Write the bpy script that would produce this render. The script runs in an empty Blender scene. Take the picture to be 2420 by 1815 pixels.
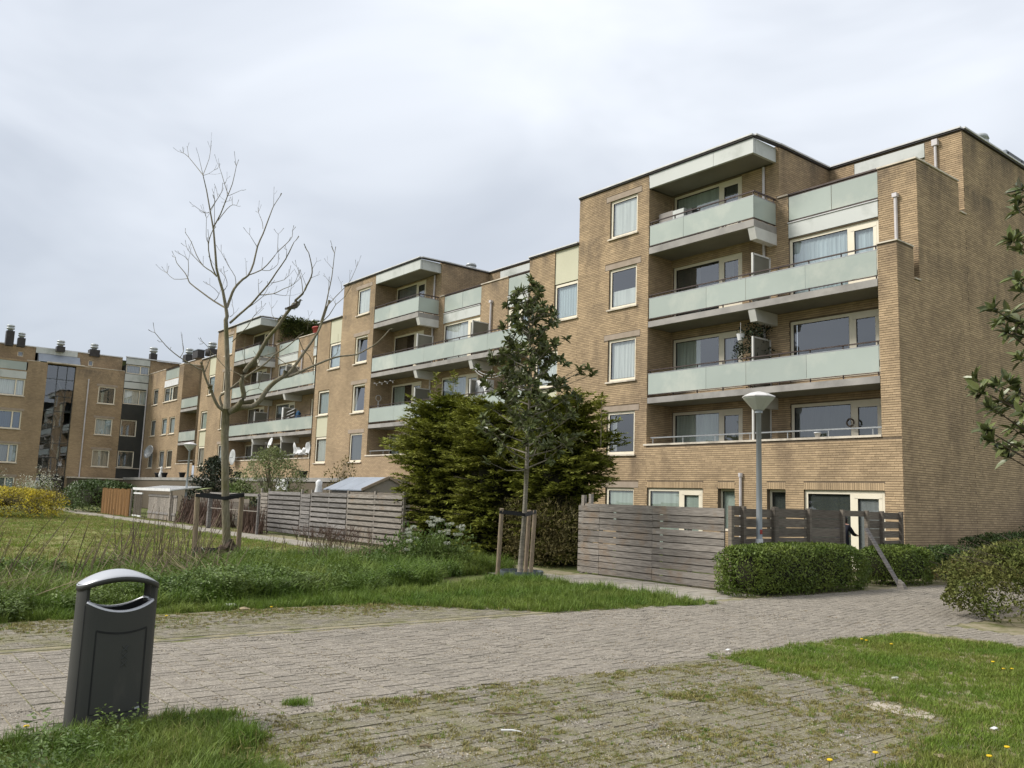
import bpy, math, random
import numpy as np
from mathutils import Vector, Matrix, Quaternion
random.seed(7); rng = np.random.default_rng(7)
R = math.radians
scene = bpy.context.scene
COL = scene.collection

# ------------------------------------------------------------------ camera
FPX, PITCH, ROLL, YAW, EYE = 2020.55, .134597, .033668, -.900664, 1.65
def _axes():
    cp, sp, cr, sr = math.cos(PITCH), math.sin(PITCH), math.cos(ROLL), math.sin(ROLL)
    Rz = np.array([[cr, -sr, 0], [sr, cr, 0], [0, 0, 1]])
    up, rt, fw = Rz @ np.array([0, -cp, sp]), Rz @ np.array([1, 0, 0]), Rz @ np.array([0, sp, cp])
    return np.array([math.cos(YAW)*rt + math.sin(YAW)*fw, -math.sin(YAW)*rt + math.cos(YAW)*fw, up])
AX = _axes()
cam_d = bpy.data.cameras.new('camera'); cam = bpy.data.objects.new('camera', cam_d); COL.objects.link(cam)
cam_d.sensor_width = 36; cam_d.lens = FPX/2420*36; cam_d.clip_end = 2000; cam_d.clip_start = .05
cx_, cy_, cz_ = AX @ np.array([1, 0, 0]), AX @ np.array([0, -1, 0]), -(AX @ np.array([0, 0, 1]))
cam.matrix_world = Matrix(((cx_[0], cy_[0], cz_[0], 0), (cx_[1], cy_[1], cz_[1], 0), (cx_[2], cy_[2], cz_[2], EYE), (0, 0, 0, 1)))
scene.camera = cam
def ray(x, y): return AX @ np.array([(x-1210)/FPX, (y-907.5)/FPX, 1])
def onX(x, y, X): r = ray(x, y); t = X/r[0]; return np.array([X, r[1]*t, EYE + r[2]*t])
def onY(x, y, Y): r = ray(x, y); t = Y/r[1]; return np.array([r[0]*t, Y, EYE + r[2]*t])
def gnd(x, y): r = ray(x, y); t = -EYE/r[2]; return np.array([r[0]*t, r[1]*t, 0])
def at(x, y, D): r = ray(x, y); return np.array([0, 0, EYE]) + r*D      # D metres along the optical axis

# ------------------------------------------------------------------ world, sun, exposure
SUN_EL, SUN_AZ = 42, 234      # azimuth of the sun, degrees counter-clockwise from +X; it stands behind the camera's left and lights the long fronts, not the end walls
world = bpy.data.worlds.new('World'); scene.world = world; world.use_nodes = True
wt = world.node_tree; wt.nodes.clear()
def wn(t, **k):
    n = wt.nodes.new(t)
    for a, b in k.items(): setattr(n, a, b)
    return n
wout = wn('ShaderNodeOutputWorld'); wmix = wn('ShaderNodeMixShader'); wadd = wn('ShaderNodeBackground'); wcl = wn('ShaderNodeBackground')
sky = wn('ShaderNodeTexSky', sky_type='NISHITA', sun_disc=False)
sky.sun_elevation = R(SUN_EL); 
wt.links.new(sky.outputs[0], wadd.inputs[0]); wadd.inputs[1].default_value = .06
tc = wn('ShaderNodeTexCoord'); sep = wn('ShaderNodeSeparateXYZ'); wt.links.new(tc.outputs['Generated'], sep.inputs[0])
mp = wn('ShaderNodeMapping'); mp.inputs['Scale'].default_value = (1, 1, 2.6); wt.links.new(tc.outputs['Generated'], mp.inputs[0])
nz = wn('ShaderNodeTexNoise'); nz.inputs['Scale'].default_value = 2.4; nz.inputs['Detail'].default_value = 4; nz.inputs['Roughness'].default_value = .5; nz.inputs['Distortion'].default_value = .4
wt.links.new(mp.outputs[0], nz.inputs['Vector'])
rp = wn('ShaderNodeValToRGB'); rp.color_ramp.elements[0].position = .32; rp.color_ramp.elements[0].color = (.79, .81, .84, 1)
rp.color_ramp.elements[1].position = .68; rp.color_ramp.elements[1].color = (1.11, 1.11, 1.11, 1)
wt.links.new(nz.outputs[0], rp.inputs[0])
el = wn('ShaderNodeValToRGB'); e_ = el.color_ramp
e_.elements[0].position = 0; e_.elements[0].color = (.43, .465, .52, 1)
e_.elements[1].position = 1; e_.elements[1].color = (1.0, 1.0, 1.02, 1)
q = e_.elements.new(.22); q.color = (.56, .595, .65, 1)
q = e_.elements.new(.5); q.color = (.76, .79, .84, 1)
wt.links.new(sep.outputs['Z'], el.inputs[0])
mx = wn('ShaderNodeMix', data_type='RGBA', blend_type='MULTIPLY'); mx.inputs[0].default_value = 1
wt.links.new(el.outputs[0], mx.inputs[6]); wt.links.new(rp.outputs[0], mx.inputs[7]); wt.links.new(mx.outputs[2], wcl.inputs[0]); wcl.inputs[1].default_value = .475
wmix.inputs[0].default_value = .93
wt.links.new(wadd.outputs[0], wmix.inputs[1]); wt.links.new(wcl.outputs[0], wmix.inputs[2]); wt.links.new(wmix.outputs[0], wout.inputs[0])
sd = bpy.data.lights.new('sun', 'SUN'); sd.energy = 1.5; sd.angle = R(18); sd.color = (1, .96, .9)
sun = bpy.data.objects.new('sun', sd); COL.objects.link(sun)
sv = Vector((math.cos(R(SUN_EL))*math.cos(R(SUN_AZ)), math.cos(R(SUN_EL))*math.sin(R(SUN_AZ)), math.sin(R(SUN_EL))))
sun.rotation_euler = sv.to_track_quat('Z', 'Y').to_euler()
sky.sun_rotation = math.atan2(sv.x, sv.y)
vs = scene.view_settings; vs.view_transform = 'Standard'; vs.look = 'None'; vs.exposure = 1.42; vs.gamma = 1; vs.use_curve_mapping = False
scene.render.film_transparent = False
scene.cycles.max_bounces = 6; scene.cycles.transparent_max_bounces = 12; scene.cycles.use_denoising = True

# ------------------------------------------------------------------ materials
def srgb(r, g, b):
    f = lambda c: (c/255/12.92 if c/255 <= .04045 else ((c/255+.055)/1.055)**2.4)
    return (f(r), f(g), f(b), 1)
MATS = {}
def mat(name, c1, c2=None, rough=.8, scale=6, bump=0, bscale=40, rand=0, metal=0, spec=.3, stain=None, stretch=None, detail=4, trans=0, coat=0, sscale=.35, spos=(.5, .7), fleck=None, sstretch=None):
    """noise-mottled principled material; rand = per-piece value spread; stain = colour laid over in large patches"""
    m = bpy.data.materials.new(name); m.use_nodes = True; t = m.node_tree; N = t.nodes; L = t.links
    p = N['Principled BSDF']; p.inputs['Roughness'].default_value = rough; p.inputs['Metallic'].default_value = metal
    p.inputs['Specular IOR Level'].default_value = spec; p.inputs['Coat Weight'].default_value = coat
    g = N.new('ShaderNodeNewGeometry'); vec = g.outputs['Position']
    if stretch:
        mp = N.new('ShaderNodeMapping'); mp.inputs['Scale'].default_value = stretch; L.new(vec, mp.inputs[0]); vec = mp.outputs[0]
    n = N.new('ShaderNodeTexNoise'); n.inputs['Scale'].default_value = scale; n.inputs['Detail'].default_value = detail; L.new(vec, n.inputs['Vector'])
    c2 = c2 or tuple(x*.8 for x in c1[:3]) + (1,)
    r = N.new('ShaderNodeValToRGB'); r.color_ramp.elements[0].position = .35; r.color_ramp.elements[0].color = c1; r.color_ramp.elements[1].position = .65; r.color_ramp.elements[1].color = c2
    L.new(n.outputs[0], r.inputs[0]); out = r.outputs[0]
    if stain:
        n2 = N.new('ShaderNodeTexNoise'); n2.inputs['Scale'].default_value = sscale; n2.inputs['Detail'].default_value = 7; n2.inputs['Roughness'].default_value = .62; L.new(g.outputs['Position'], n2.inputs['Vector'])
        if sstretch: mq = N.new('ShaderNodeMapping'); mq.inputs['Scale'].default_value = sstretch; L.new(g.outputs['Position'], mq.inputs[0]); L.new(mq.outputs[0], n2.inputs['Vector'])
        r2 = N.new('ShaderNodeMapRange'); r2.inputs[1].default_value = spos[0]; r2.inputs[2].default_value = spos[1]; L.new(n2.outputs[0], r2.inputs[0])
        x = N.new('ShaderNodeMix'); x.data_type = 'RGBA'; L.new(r2.outputs[0], x.inputs[0]); L.new(out, x.inputs[6]); x.inputs[7].default_value = stain; out = x.outputs[2]
    if fleck:
        n3 = N.new('ShaderNodeTexNoise'); n3.inputs['Scale'].default_value = 38; n3.inputs['Detail'].default_value = 4; n3.inputs['Roughness'].default_value = .8; L.new(g.outputs['Position'], n3.inputs['Vector'])
        for lo, hi, cc in ((.56, .66, fleck), (.45, .36, (.10, .09, .07, 1))):
            r3 = N.new('ShaderNodeMapRange'); r3.inputs[1].default_value = lo; r3.inputs[2].default_value = hi; r3.inputs[4].default_value = .75; L.new(n3.outputs[0], r3.inputs[0])
            x = N.new('ShaderNodeMix'); x.data_type = 'RGBA'; L.new(r3.outputs[0], x.inputs[0]); L.new(out, x.inputs[6]); x.inputs[7].default_value = cc; out = x.outputs[2]
    if rand:
        oi = N.new('ShaderNodeObjectInfo'); ad = N.new('ShaderNodeMath'); ad.operation = 'ADD'; L.new(g.outputs['Random Per Island'], ad.inputs[0]); L.new(oi.outputs['Random'], ad.inputs[1])
        fr = N.new('ShaderNodeMath'); fr.operation = 'FRACT'; L.new(ad.outputs[0], fr.inputs[0])
        mr = N.new('ShaderNodeMapRange'); mr.inputs[3].default_value = 1-rand; mr.inputs[4].default_value = 1+rand*.7; L.new(fr.outputs[0], mr.inputs[0])
        x = N.new('ShaderNodeVectorMath'); x.operation = 'SCALE'; L.new(out, x.inputs[0]); L.new(mr.outputs[0], x.inputs['Scale']); out = x.outputs[0]
    L.new(out, p.inputs['Base Color'])
    if bump:
        nb = N.new('ShaderNodeTexNoise'); nb.inputs['Scale'].default_value = bscale; nb.inputs['Detail'].default_value = 3; L.new(vec, nb.inputs['Vector'])
        b = N.new('ShaderNodeBump'); b.inputs['Strength'].default_value = bump; b.inputs['Distance'].default_value = .02; L.new(nb.outputs[0], b.inputs['Height']); L.new(b.outputs[0], p.inputs['Normal'])
    if trans:
        tr = N.new('ShaderNodeBsdfTranslucent'); L.new(out, tr.inputs[0]); ms = N.new('ShaderNodeMixShader'); ms.inputs[0].default_value = trans
        L.new(p.outputs[0], ms.inputs[1]); L.new(tr.outputs[0], ms.inputs[2]); L.new(ms.outputs[0], N['Material Output'].inputs[0])
    MATS[name] = m; return m
BR1, BR2, BRD = (.495, .362, .218, 1), (.41, .30, .182, 1), (.16, .115, .08, 1)
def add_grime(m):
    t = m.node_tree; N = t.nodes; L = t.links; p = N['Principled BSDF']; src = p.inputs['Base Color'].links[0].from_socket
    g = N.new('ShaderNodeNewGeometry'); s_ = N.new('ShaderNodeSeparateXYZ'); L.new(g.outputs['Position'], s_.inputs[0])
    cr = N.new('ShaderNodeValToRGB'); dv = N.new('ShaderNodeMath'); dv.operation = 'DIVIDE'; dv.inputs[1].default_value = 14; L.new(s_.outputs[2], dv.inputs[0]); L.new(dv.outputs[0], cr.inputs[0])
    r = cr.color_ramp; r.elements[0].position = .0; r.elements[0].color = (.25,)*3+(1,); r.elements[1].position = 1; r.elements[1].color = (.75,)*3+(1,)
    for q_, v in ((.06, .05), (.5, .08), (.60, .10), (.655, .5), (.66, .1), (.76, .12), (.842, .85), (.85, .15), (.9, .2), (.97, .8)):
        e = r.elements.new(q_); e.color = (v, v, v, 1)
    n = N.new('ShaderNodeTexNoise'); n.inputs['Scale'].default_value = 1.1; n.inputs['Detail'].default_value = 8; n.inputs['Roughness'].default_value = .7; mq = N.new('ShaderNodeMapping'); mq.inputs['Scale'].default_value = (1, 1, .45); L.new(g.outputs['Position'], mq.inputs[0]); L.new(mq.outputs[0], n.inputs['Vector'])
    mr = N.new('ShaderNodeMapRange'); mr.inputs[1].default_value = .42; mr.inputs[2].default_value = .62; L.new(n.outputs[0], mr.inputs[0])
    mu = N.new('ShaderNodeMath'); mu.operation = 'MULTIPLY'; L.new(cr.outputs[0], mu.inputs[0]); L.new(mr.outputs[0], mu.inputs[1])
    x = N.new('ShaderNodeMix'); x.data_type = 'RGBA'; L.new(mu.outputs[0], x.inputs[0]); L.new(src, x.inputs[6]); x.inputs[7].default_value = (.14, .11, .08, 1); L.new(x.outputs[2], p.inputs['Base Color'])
brick_m = mat('yellow brick', BR1, BR2, .9, 1.3, .25, 60, .17, stain=(.20, .145, .095, 1), sscale=1.1, spos=(.5, .82), sstretch=(1, 1, .3))
mortar = mat('dark mortar', (.13, .098, .065, 1), (.17, .13, .088, 1), .95, 8)
soldier_m = brick_m
def brick_wall_mat():
    m = bpy.data.materials.new('brick masonry'); m.use_nodes = True; t = m.node_tree; N = t.nodes; L = t.links; p = N['Principled BSDF']; p.inputs['Roughness'].default_value = .9; p.inputs['Specular IOR Level'].default_value = .2
    g = N.new('ShaderNodeNewGeometry'); s = N.new('ShaderNodeSeparateXYZ'); L.new(g.outputs['Position'], s.inputs[0])
    sn = N.new('ShaderNodeSeparateXYZ'); L.new(g.outputs['True Normal'], sn.inputs[0])
    ab = N.new('ShaderNodeMath'); ab.operation = 'ABSOLUTE'; L.new(sn.outputs[0], ab.inputs[0]); gt = N.new('ShaderNodeMath'); gt.operation = 'GREATER_THAN'; L.new(ab.outputs[0], gt.inputs[0]); gt.inputs[1].default_value = .5
    mu = N.new('ShaderNodeMix'); L.new(gt.outputs[0], mu.inputs[0]); L.new(s.outputs[0], mu.inputs[2]); L.new(s.outputs[1], mu.inputs[3])
    c = N.new('ShaderNodeCombineXYZ'); L.new(mu.outputs[0], c.inputs[0]); L.new(s.outputs[2], c.inputs[1])
    b = N.new('ShaderNodeTexBrick'); L.new(c.outputs[0], b.inputs['Vector']); b.inputs['Scale'].default_value = 1; b.inputs['Brick Width'].default_value = .22; b.inputs['Row Height'].default_value = .067; b.inputs['Mortar Size'].default_value = .0065; b.inputs['Mortar Smooth'].default_value = .1
    b.inputs['Color1'].default_value = (.50, .368, .226, 1); b.inputs['Color2'].default_value = (.39, .286, .176, 1); b.inputs['Mortar'].default_value = (.14, .105, .07, 1)
    n = N.new('ShaderNodeTexNoise'); n.inputs['Scale'].default_value = .5; n.inputs['Detail'].default_value = 7; L.new(g.outputs['Position'], n.inputs['Vector'])
    r = N.new('ShaderNodeMapRange'); r.inputs[1].default_value = .35; r.inputs[2].default_value = .8; r.inputs[3].default_value = 1.06; r.inputs[4].default_value = .66; L.new(n.outputs[0], r.inputs[0])
    x = N.new('ShaderNodeVectorMath'); x.operation = 'SCALE'; L.new(b.outputs[0], x.inputs[0]); L.new(r.outputs[0], x.inputs['Scale']); L.new(x.outputs[0], p.inputs['Base Color'])
    bm = N.new('ShaderNodeBump'); bm.invert = True; bm.inputs['Strength'].default_value = .6; bm.inputs['Distance'].default_value = .01; L.new(b.outputs['Fac'], bm.inputs['Height']); L.new(bm.outputs[0], p.inputs['Normal'])
    return m
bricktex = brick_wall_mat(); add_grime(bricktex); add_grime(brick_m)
cream = mat('cream painted frame', (.80, .73, .58, 1), (.76, .69, .54, 1), .5, 3)
coping_m = mat('cream coping', (.70, .62, .50, 1), (.55, .49, .40, 1), .7, 2, stain=(.35, .3, .24, 1), sscale=2)
conc = mat('grey concrete', (.36, .34, .31, 1), (.28, .265, .245, 1), .9, 1.8, .2, 30, stain=(.2, .19, .17, 1), sscale=1.1, spos=(.5, .8))
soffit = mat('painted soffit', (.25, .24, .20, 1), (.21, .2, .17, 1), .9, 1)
beam_m = mat('pale beam', (.64, .63, .59, 1), (.56, .55, .51, 1), .8, 2)
lintel_m = mat('brown grey lintel', (.37, .30, .235, 1), (.31, .25, .19, 1), .9, 3)
fascia_m = mat('grey green fascia panel', (.56, .575, .54, 1), (.52, .535, .50, 1), .45, .7, stain=(.38, .4, .36, 1), sscale=.8)
pancream = mat('pale olive panel', (.56, .54, .39, 1), (.52, .50, .36, 1), .5, .7)
trim_d = mat('dark roof trim', (.035, .03, .028, 1), (.05, .045, .04, 1), .5, 4)
trim_w = mat('pale roof trim', (.66, .65, .64, 1), (.55, .55, .54, 1), .6, 2)
rail_d = mat('dark handrail', (.05, .035, .032, 1), (.08, .06, .05, 1), .45, 5, metal=.2)
rail_l = mat('grey handrail', (.36, .37, .37, 1), (.28, .29, .29, 1), .4, 5, metal=.4)
pipe_m = mat('white grey drainpipe', (.62, .58, .58, 1), (.52, .49, .48, 1), .5, 3)
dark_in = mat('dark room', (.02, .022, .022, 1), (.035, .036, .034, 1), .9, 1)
black_m = mat('black plastic', (.012, .012, .013, 1), (.02, .02, .02, 1), .5, 8)
darkpanel = mat('dark spandrel panel', (.032, .034, .032, 1), (.042, .044, .04, 1), .35, 1)
screen_m = mat('dull frosted screen', (.20, .19, .15, 1), (.16, .155, .125, 1), .4, 1)
white_m = mat('white plastic', (.72, .72, .71, 1), (.62, .62, .61, 1), .5, 4)
cur = {k: mat('curtain ' + k, v, tuple(x*.78 for x in v[:3])+(1,), .9, 9, stretch=(1, 1, .06), trans=.25) for k, v in dict(
    white=(.80, .82, .78, 1), green=(.60, .68, .60, 1), grey=(.36, .37, .37, 1), blue=(.60, .69, .72, 1), dark=(.10, .11, .10, 1), navy=(.035, .10, .19, 1), brown=(.16, .12, .08, 1), beige=(.50, .46, .38, 1)).items()}
def pane_mat():
    m = bpy.data.materials.new('window glass'); m.use_nodes = True; t = m.node_tree; N = t.nodes; L = t.links; N.remove(N['Principled BSDF'])
    tr = N.new('ShaderNodeBsdfTransparent'); tr.inputs[0].default_value = (.93, .96, .95, 1); gl = N.new('ShaderNodeBsdfGlossy'); gl.inputs['Roughness'].default_value = .015; gl.inputs[0].default_value = (.95, .97, 1, 1)
    f = N.new('ShaderNodeFresnel'); gi_ = N.new('ShaderNodeNewGeometry'); ir = N.new('ShaderNodeMix'); ir.inputs[2].default_value = 1.85; ir.inputs[3].default_value = .54; L.new(gi_.outputs['Backfacing'], ir.inputs[0]); L.new(ir.outputs[0], f.inputs[0]); mr = N.new('ShaderNodeMapRange'); mr.inputs[1].default_value = 0; mr.inputs[2].default_value = .7; mr.inputs[3].default_value = .06; mr.inputs[4].default_value = .95; L.new(f.outputs[0], mr.inputs[0])
    n = N.new('ShaderNodeTexNoise'); n.inputs['Scale'].default_value = .9; g = N.new('ShaderNodeNewGeometry'); L.new(g.outputs['Position'], n.inputs['Vector'])
    b = N.new('ShaderNodeBump'); b.inputs['Strength'].default_value = .12; b.inputs['Distance'].default_value = .01; L.new(n.outputs[0], b.inputs['Height']); L.new(b.outputs[0], gl.inputs['Normal'])
    ms = N.new('ShaderNodeMixShader'); L.new(mr.outputs[0], ms.inputs[0]); L.new(tr.outputs[0], ms.inputs[1]); L.new(gl.outputs[0], ms.inputs[2]); L.new(ms.outputs[0], N['Material Output'].inputs[0]); return m
pane_m = pane_mat()
glassp = mat('frosted green balustrade glass', (.45, .50, .445, 1), (.40, .45, .40, 1), .2, .5, trans=.12, spec=.6, stain=(.55, .575, .50, 1), sscale=.6, rand=.07)
gterr = glassp
wood_m = mat('weathered grey board', (.36, .325, .28, 1), (.16, .14, .12, 1), .9, 3, .5, 14, .22, stretch=(1.2, 1.2, 30), detail=8, stain=(.27, .18, .105, 1), sscale=1.4, spos=(.55, .8))
wood_d = mat('dark weathered board', (.22, .19, .15, 1), (.12, .10, .08, 1), .9, 3, .5, 14, .25, stretch=(1.2, 1.2, 30), detail=8)
wood_w = mat('silvery slat', (.30, .28, .265, 1), (.13, .12, .11, 1), .9, 3, .5, 14, .25, stretch=(1.2, 1.2, 30), detail=8)
stake_m = mat('peeled round stake', (.33, .255, .175, 1), (.21, .165, .12, 1), .85, 5, .4, 20, .1, stretch=(8, 8, .8))
bamboo_m = mat('orange brown reed screen', (.30, .17, .065, 1), (.20, .11, .045, 1), .9, 4, .3, 20, .25, stretch=(10, 10, .6))
bark_m = mat('young bark', (.27, .235, .17, 1), (.17, .15, .105, 1), .9, 5, .7, 20, stretch=(6, 6, 1.2), stain=(.14, .13, .05, 1), sscale=1.5)
twig_m = mat('grey brown twig', (.13, .10, .075, 1), (.085, .065, .05, 1), .9, 6)
stem_m = mat('dry stem', (.14, .105, .07, 1), (.20, .16, .10, 1), .9, 4, rand=.4)
straw_m = mat('straw stem', (.36, .29, .18, 1), (.24, .19, .12, 1), .9, 4, rand=.4)
redtwig_m = mat('reddish bare twig', (.14, .09, .068, 1), (.10, .068, .05, 1), .9, 4, rand=.4)
magbark = mat('smooth grey bark', (.27, .24, .19, 1), (.17, .155, .12, 1), .85, 4, .5, 25, stretch=(2, 2, 7))
leaf_mag = mat('glossy dark leaf', (.085, .11, .035, 1), (.155, .175, .06, 1), .36, 5, rand=.5, spec=.42, trans=.12)
leaf_mag2 = mat('pale leaf back', (.10, .085, .045, 1), (.08, .09, .04, 1), .6, 5, rand=.4, trans=.1)
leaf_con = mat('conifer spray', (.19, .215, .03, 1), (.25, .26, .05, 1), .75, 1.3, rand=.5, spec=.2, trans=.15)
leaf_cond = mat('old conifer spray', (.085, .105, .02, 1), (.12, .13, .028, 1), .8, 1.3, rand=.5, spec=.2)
leaf_box = mat('clipped hedge leaf', (.095, .145, .022, 1), (.15, .195, .035, 1), .55, 2, rand=.5, trans=.15)
leaf_cot = mat('olive shrub leaf', (.085, .11, .026, 1), (.135, .135, .04, 1), .75, 2, rand=.45, spec=.12, trans=.12)
leaf_cov = mat('ground cover leaf', (.05, .085, .022, 1), (.08, .12, .03, 1), .55, 2, rand=.5, trans=.1)
leaf_var = mat('pale variegated leaf', (.26, .28, .13, 1), (.16, .20, .07, 1), .6, 2, rand=.4, trans=.2)
leaf_dk = mat('dark garden leaf', (.02, .032, .016, 1), (.035, .048, .02, 1), .5, 2, rand=.5)
leaf_y = mat('yellow blossom', (.62, .50, .04, 1), (.36, .31, .04, 1), .7, 2, rand=.4, trans=.2)
leaf_yg = mat('budding brown leaf', (.17, .13, .04, 1), (.13, .12, .035, 1), .7, 2, rand=.5, trans=.2)
leaf_wh = mat('white umbel', (.62, .62, .53, 1), (.45, .47, .38, 1), .7, 5, rand=.3, trans=.2)
leaf_ivy = mat('ivy leaf', (.06, .085, .02, 1), (.13, .14, .035, 1), .6, 1.5, rand=.5)
leaf_br = mat('copper dead spray', (.12, .095, .03, 1), (.09, .08, .026, 1), .8, 2, rand=.5)
grass_m = mat('grass blade', (.12, .205, .022, 1), (.185, .25, .035, 1), .6, .8, rand=.4, trans=.3, stain=(.22, .22, .05, 1), sscale=.6, spos=(.5, .72))
grass_dk = mat('rough grass blade', (.10, .175, .02, 1), (.175, .225, .04, 1), .6, .9, rand=.45, trans=.25)
herb_m = mat('herb leaf', (.09, .15, .03, 1), (.15, .205, .05, 1), .5, 1, rand=.45, trans=.2)
drygrass = mat('dry grass blade', (.30, .26, .10, 1), (.22, .21, .07, 1), .8, 1, rand=.4, trans=.2)
yellow_m = mat('dandelion yellow', (.75, .50, .01, 1), (.65, .42, .01, 1), .7, 5)
bin_m = mat('dark grey bin', (.056, .056, .050, 1), (.048, .048, .043, 1), .55, 2, .08, 200, spec=.3, stain=(.085, .08, .068, 1), sscale=5, spos=(.55, .85), sstretch=(1, 1, .35))
binlid_m = mat('bin grey with sky sheen', (.46, .47, .49, 1), (.42, .43, .45, 1), .32, 2, spec=.6, metal=.2)  # reflected sky put into the base colour of a darker glossy lid
lamp_m = mat('galvanised lamp column', (.36, .39, .41, 1), (.30, .33, .35, 1), .4, 2, metal=.3)
shade_m = mat('translucent lamp bowl', (.60, .62, .55, 1), (.55, .57, .50, 1), .35, 2, trans=.3)
shade_t = mat('lamp cap', (.62, .60, .58, 1), (.56, .55, .53, 1), .4, 2)
zinc_m = mat('zinc', (.50, .52, .52, 1), (.38, .40, .40, 1), .45, 6, metal=.2)
sheet_m = mat('blue grey shed roof', (.27, .30, .34, 1), (.23, .255, .29, 1), .5, 1.5)
shedw_m = mat('grey shed board', (.32, .29, .26, 1), (.25, .23, .21, 1), .8, 2)
dish_m = mat('satellite dish grey', (.50, .51, .50, 1), (.42, .43, .42, 1), .4, 3)
terracotta = mat('red planter', (.35, .05, .04, 1), (.28, .04, .03, 1), .6, 3)
yellowd = mat('ochre door', (.55, .34, .05, 1), (.45, .27, .04, 1), .5, 3)
green_p = mat('green plastic', (.02, .10, .05, 1), (.015, .08, .04, 1), .5, 3)
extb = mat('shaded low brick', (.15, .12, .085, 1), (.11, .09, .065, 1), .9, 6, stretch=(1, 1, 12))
steel_d = mat('dark anodised frame', (.05, .055, .055, 1), (.04, .044, .044, 1), .4, 3, metal=.3)
collar_m = mat('grey plastic ring', (.12, .14, .16, 1), (.09, .11, .12, 1), .6, 3)
# ground materials
soil_m = mat('turf and soil', (.09, .125, .025, 1), (.12, .13, .04, 1), .95, 3, .5, 20, stain=(.11, .10, .04, 1), sscale=.8)
lawn_m = mat('mown lawn', (.20, .20, .06, 1), (.15, .165, .045, 1), .95, 1.2, .6, 40, stain=(.21, .20, .075, 1), sscale=.5, spos=(.45, .7))
joint_m = mat('sandy joint', (.30, .26, .18, 1), (.21, .185, .10, 1), .98, 7, .4, 60, stain=(.10, .11, .03, 1), sscale=2.2, spos=(.48, .62))
paver_m = mat('worn grey clinker', (.30, .266, .215, 1), (.235, .208, .17, 1), .9, 9, .8, 90, .11, stain=(.20, .18, .145, 1), sscale=.9, spos=(.5, .8), detail=8, fleck=(.60, .55, .48, 1))
pmoss_m = mat('mossy clinker', (.27, .24, .185, 1), (.195, .175, .132, 1), .9, 9, 1, 90, .12, stain=(.195, .18, .095, 1), sscale=3.2, spos=(.40, .62), detail=10, fleck=(.52, .49, .41, 1))
path_m = mat('sandy path tile', (.34, .31, .26, 1), (.27, .25, .21, 1), .9, 6, .3, 60, .12, stain=(.26, .23, .17, 1), sscale=1.2)

# ------------------------------------------------------------------ geometry helpers
class MB:
    def __init__(s): s.v = []; s.f = []; s.m = []
    def quad(s, a, b, c, d, m=0):
        i = len(s.v); s.v += [tuple(a), tuple(b), tuple(c), tuple(d)]; s.f.append((i, i+1, i+2, i+3)); s.m.append(m)
    def hexa(s, p, m=0):          # 8 points: bottom 0-3, top 4-7
        i = len(s.v); s.v += [tuple(x) for x in p]
        for f in ((0, 3, 2, 1), (4, 5, 6, 7), (0, 1, 5, 4), (1, 2, 6, 5), (2, 3, 7, 6), (3, 0, 4, 7)): s.f.append(tuple(i+k for k in f)); s.m.append(m)
    def box(s, x0, x1, y0, y1, z0, z1, m=0):
        s.hexa([(x0, y0, z0), (x1, y0, z0), (x1, y1, z0), (x0, y1, z0), (x0, y0, z1), (x1, y0, z1), (x1, y1, z1), (x0, y1, z1)], m)
    def bar(s, a, b, w, h, m=0, up=(0, 0, 1)):   # rectangular bar from a to b
        a = Vector(a); b = Vector(b); d = (b-a).normalized(); u = Vector(up); sd = d.cross(u)
        if sd.length < 1e-4: sd = Vector((1, 0, 0))
        sd.normalize(); u = sd.cross(d); sd *= w/2; u = u*h/2
        s.hexa([a-sd-u, a+sd-u, b+sd-u, b-sd-u, a-sd+u, a+sd+u, b+sd+u, b-sd+u], m)
    def tube(s, pts, rad, n=6, m=0, cap=True):
        pts = [Vector(p) for p in pts]; k = len(pts)
        if not hasattr(rad, '__len__'): rad = [rad]*k
        base = len(s.v); ref = Vector((.31, .17, .93))
        for i, p in enumerate(pts):
            d = (pts[min(i+1, k-1)]-pts[max(i-1, 0)]).normalized()
            r = ref if abs(d.dot(ref)) < .95 else Vector((1, 0, 0))
            a = d.cross(r).normalized(); b = d.cross(a)
            for j in range(n):
                t = 2*math.pi*j/n; s.v.append(tuple(p+(a*math.cos(t)+b*math.sin(t))*rad[i]))
        for i in range(k-1):
            for j in range(n):
                s.f.append((base+i*n+j, base+i*n+(j+1) % n, base+(i+1)*n+(j+1) % n, base+(i+1)*n+j)); s.m.append(m)
        if cap:
            s.f.append(tuple(base+j for j in range(n))); s.m.append(m); s.f.append(tuple(base+(k-1)*n+n-1-j for j in range(n))); s.m.append(m)
    def lathe(s, c, prof, n=16, m=0, a0=0, sx=1, sy=1):   # prof [(r, z)]
        base = len(s.v)
        for r, z in prof:
            for j in range(n):
                t = a0+2*math.pi*j/n; s.v.append((c[0]+r*math.cos(t)*sx, c[1]+r*math.sin(t)*sy, c[2]+z))
        for i in range(len(prof)-1):
            for j in range(n):
                s.f.append((base+i*n+j, base+i*n+(j+1) % n, base+(i+1)*n+(j+1) % n, base+(i+1)*n+j)); s.m.append(m)
        s.f.append(tuple(base+n-1-j for j in range(n))); s.m.append(m); k = base+(len(prof)-1)*n; s.f.append(tuple(k+j for j in range(n))); s.m.append(m)
    def build(s, name, mats, parent=None, smooth=False):
        me = bpy.data.meshes.new(name); me.from_pydata(s.v, [], s.f)
        mats = mats if isinstance(mats, (list, tuple)) else [mats]
        for x in mats: me.materials.append(x)
        if len(mats) > 1: me.polygons.foreach_set('material_index', s.m)
        if smooth: me.polygons.foreach_set('use_smooth', [True]*len(me.polygons))
        me.update(); return link(name, me, parent)
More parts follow.
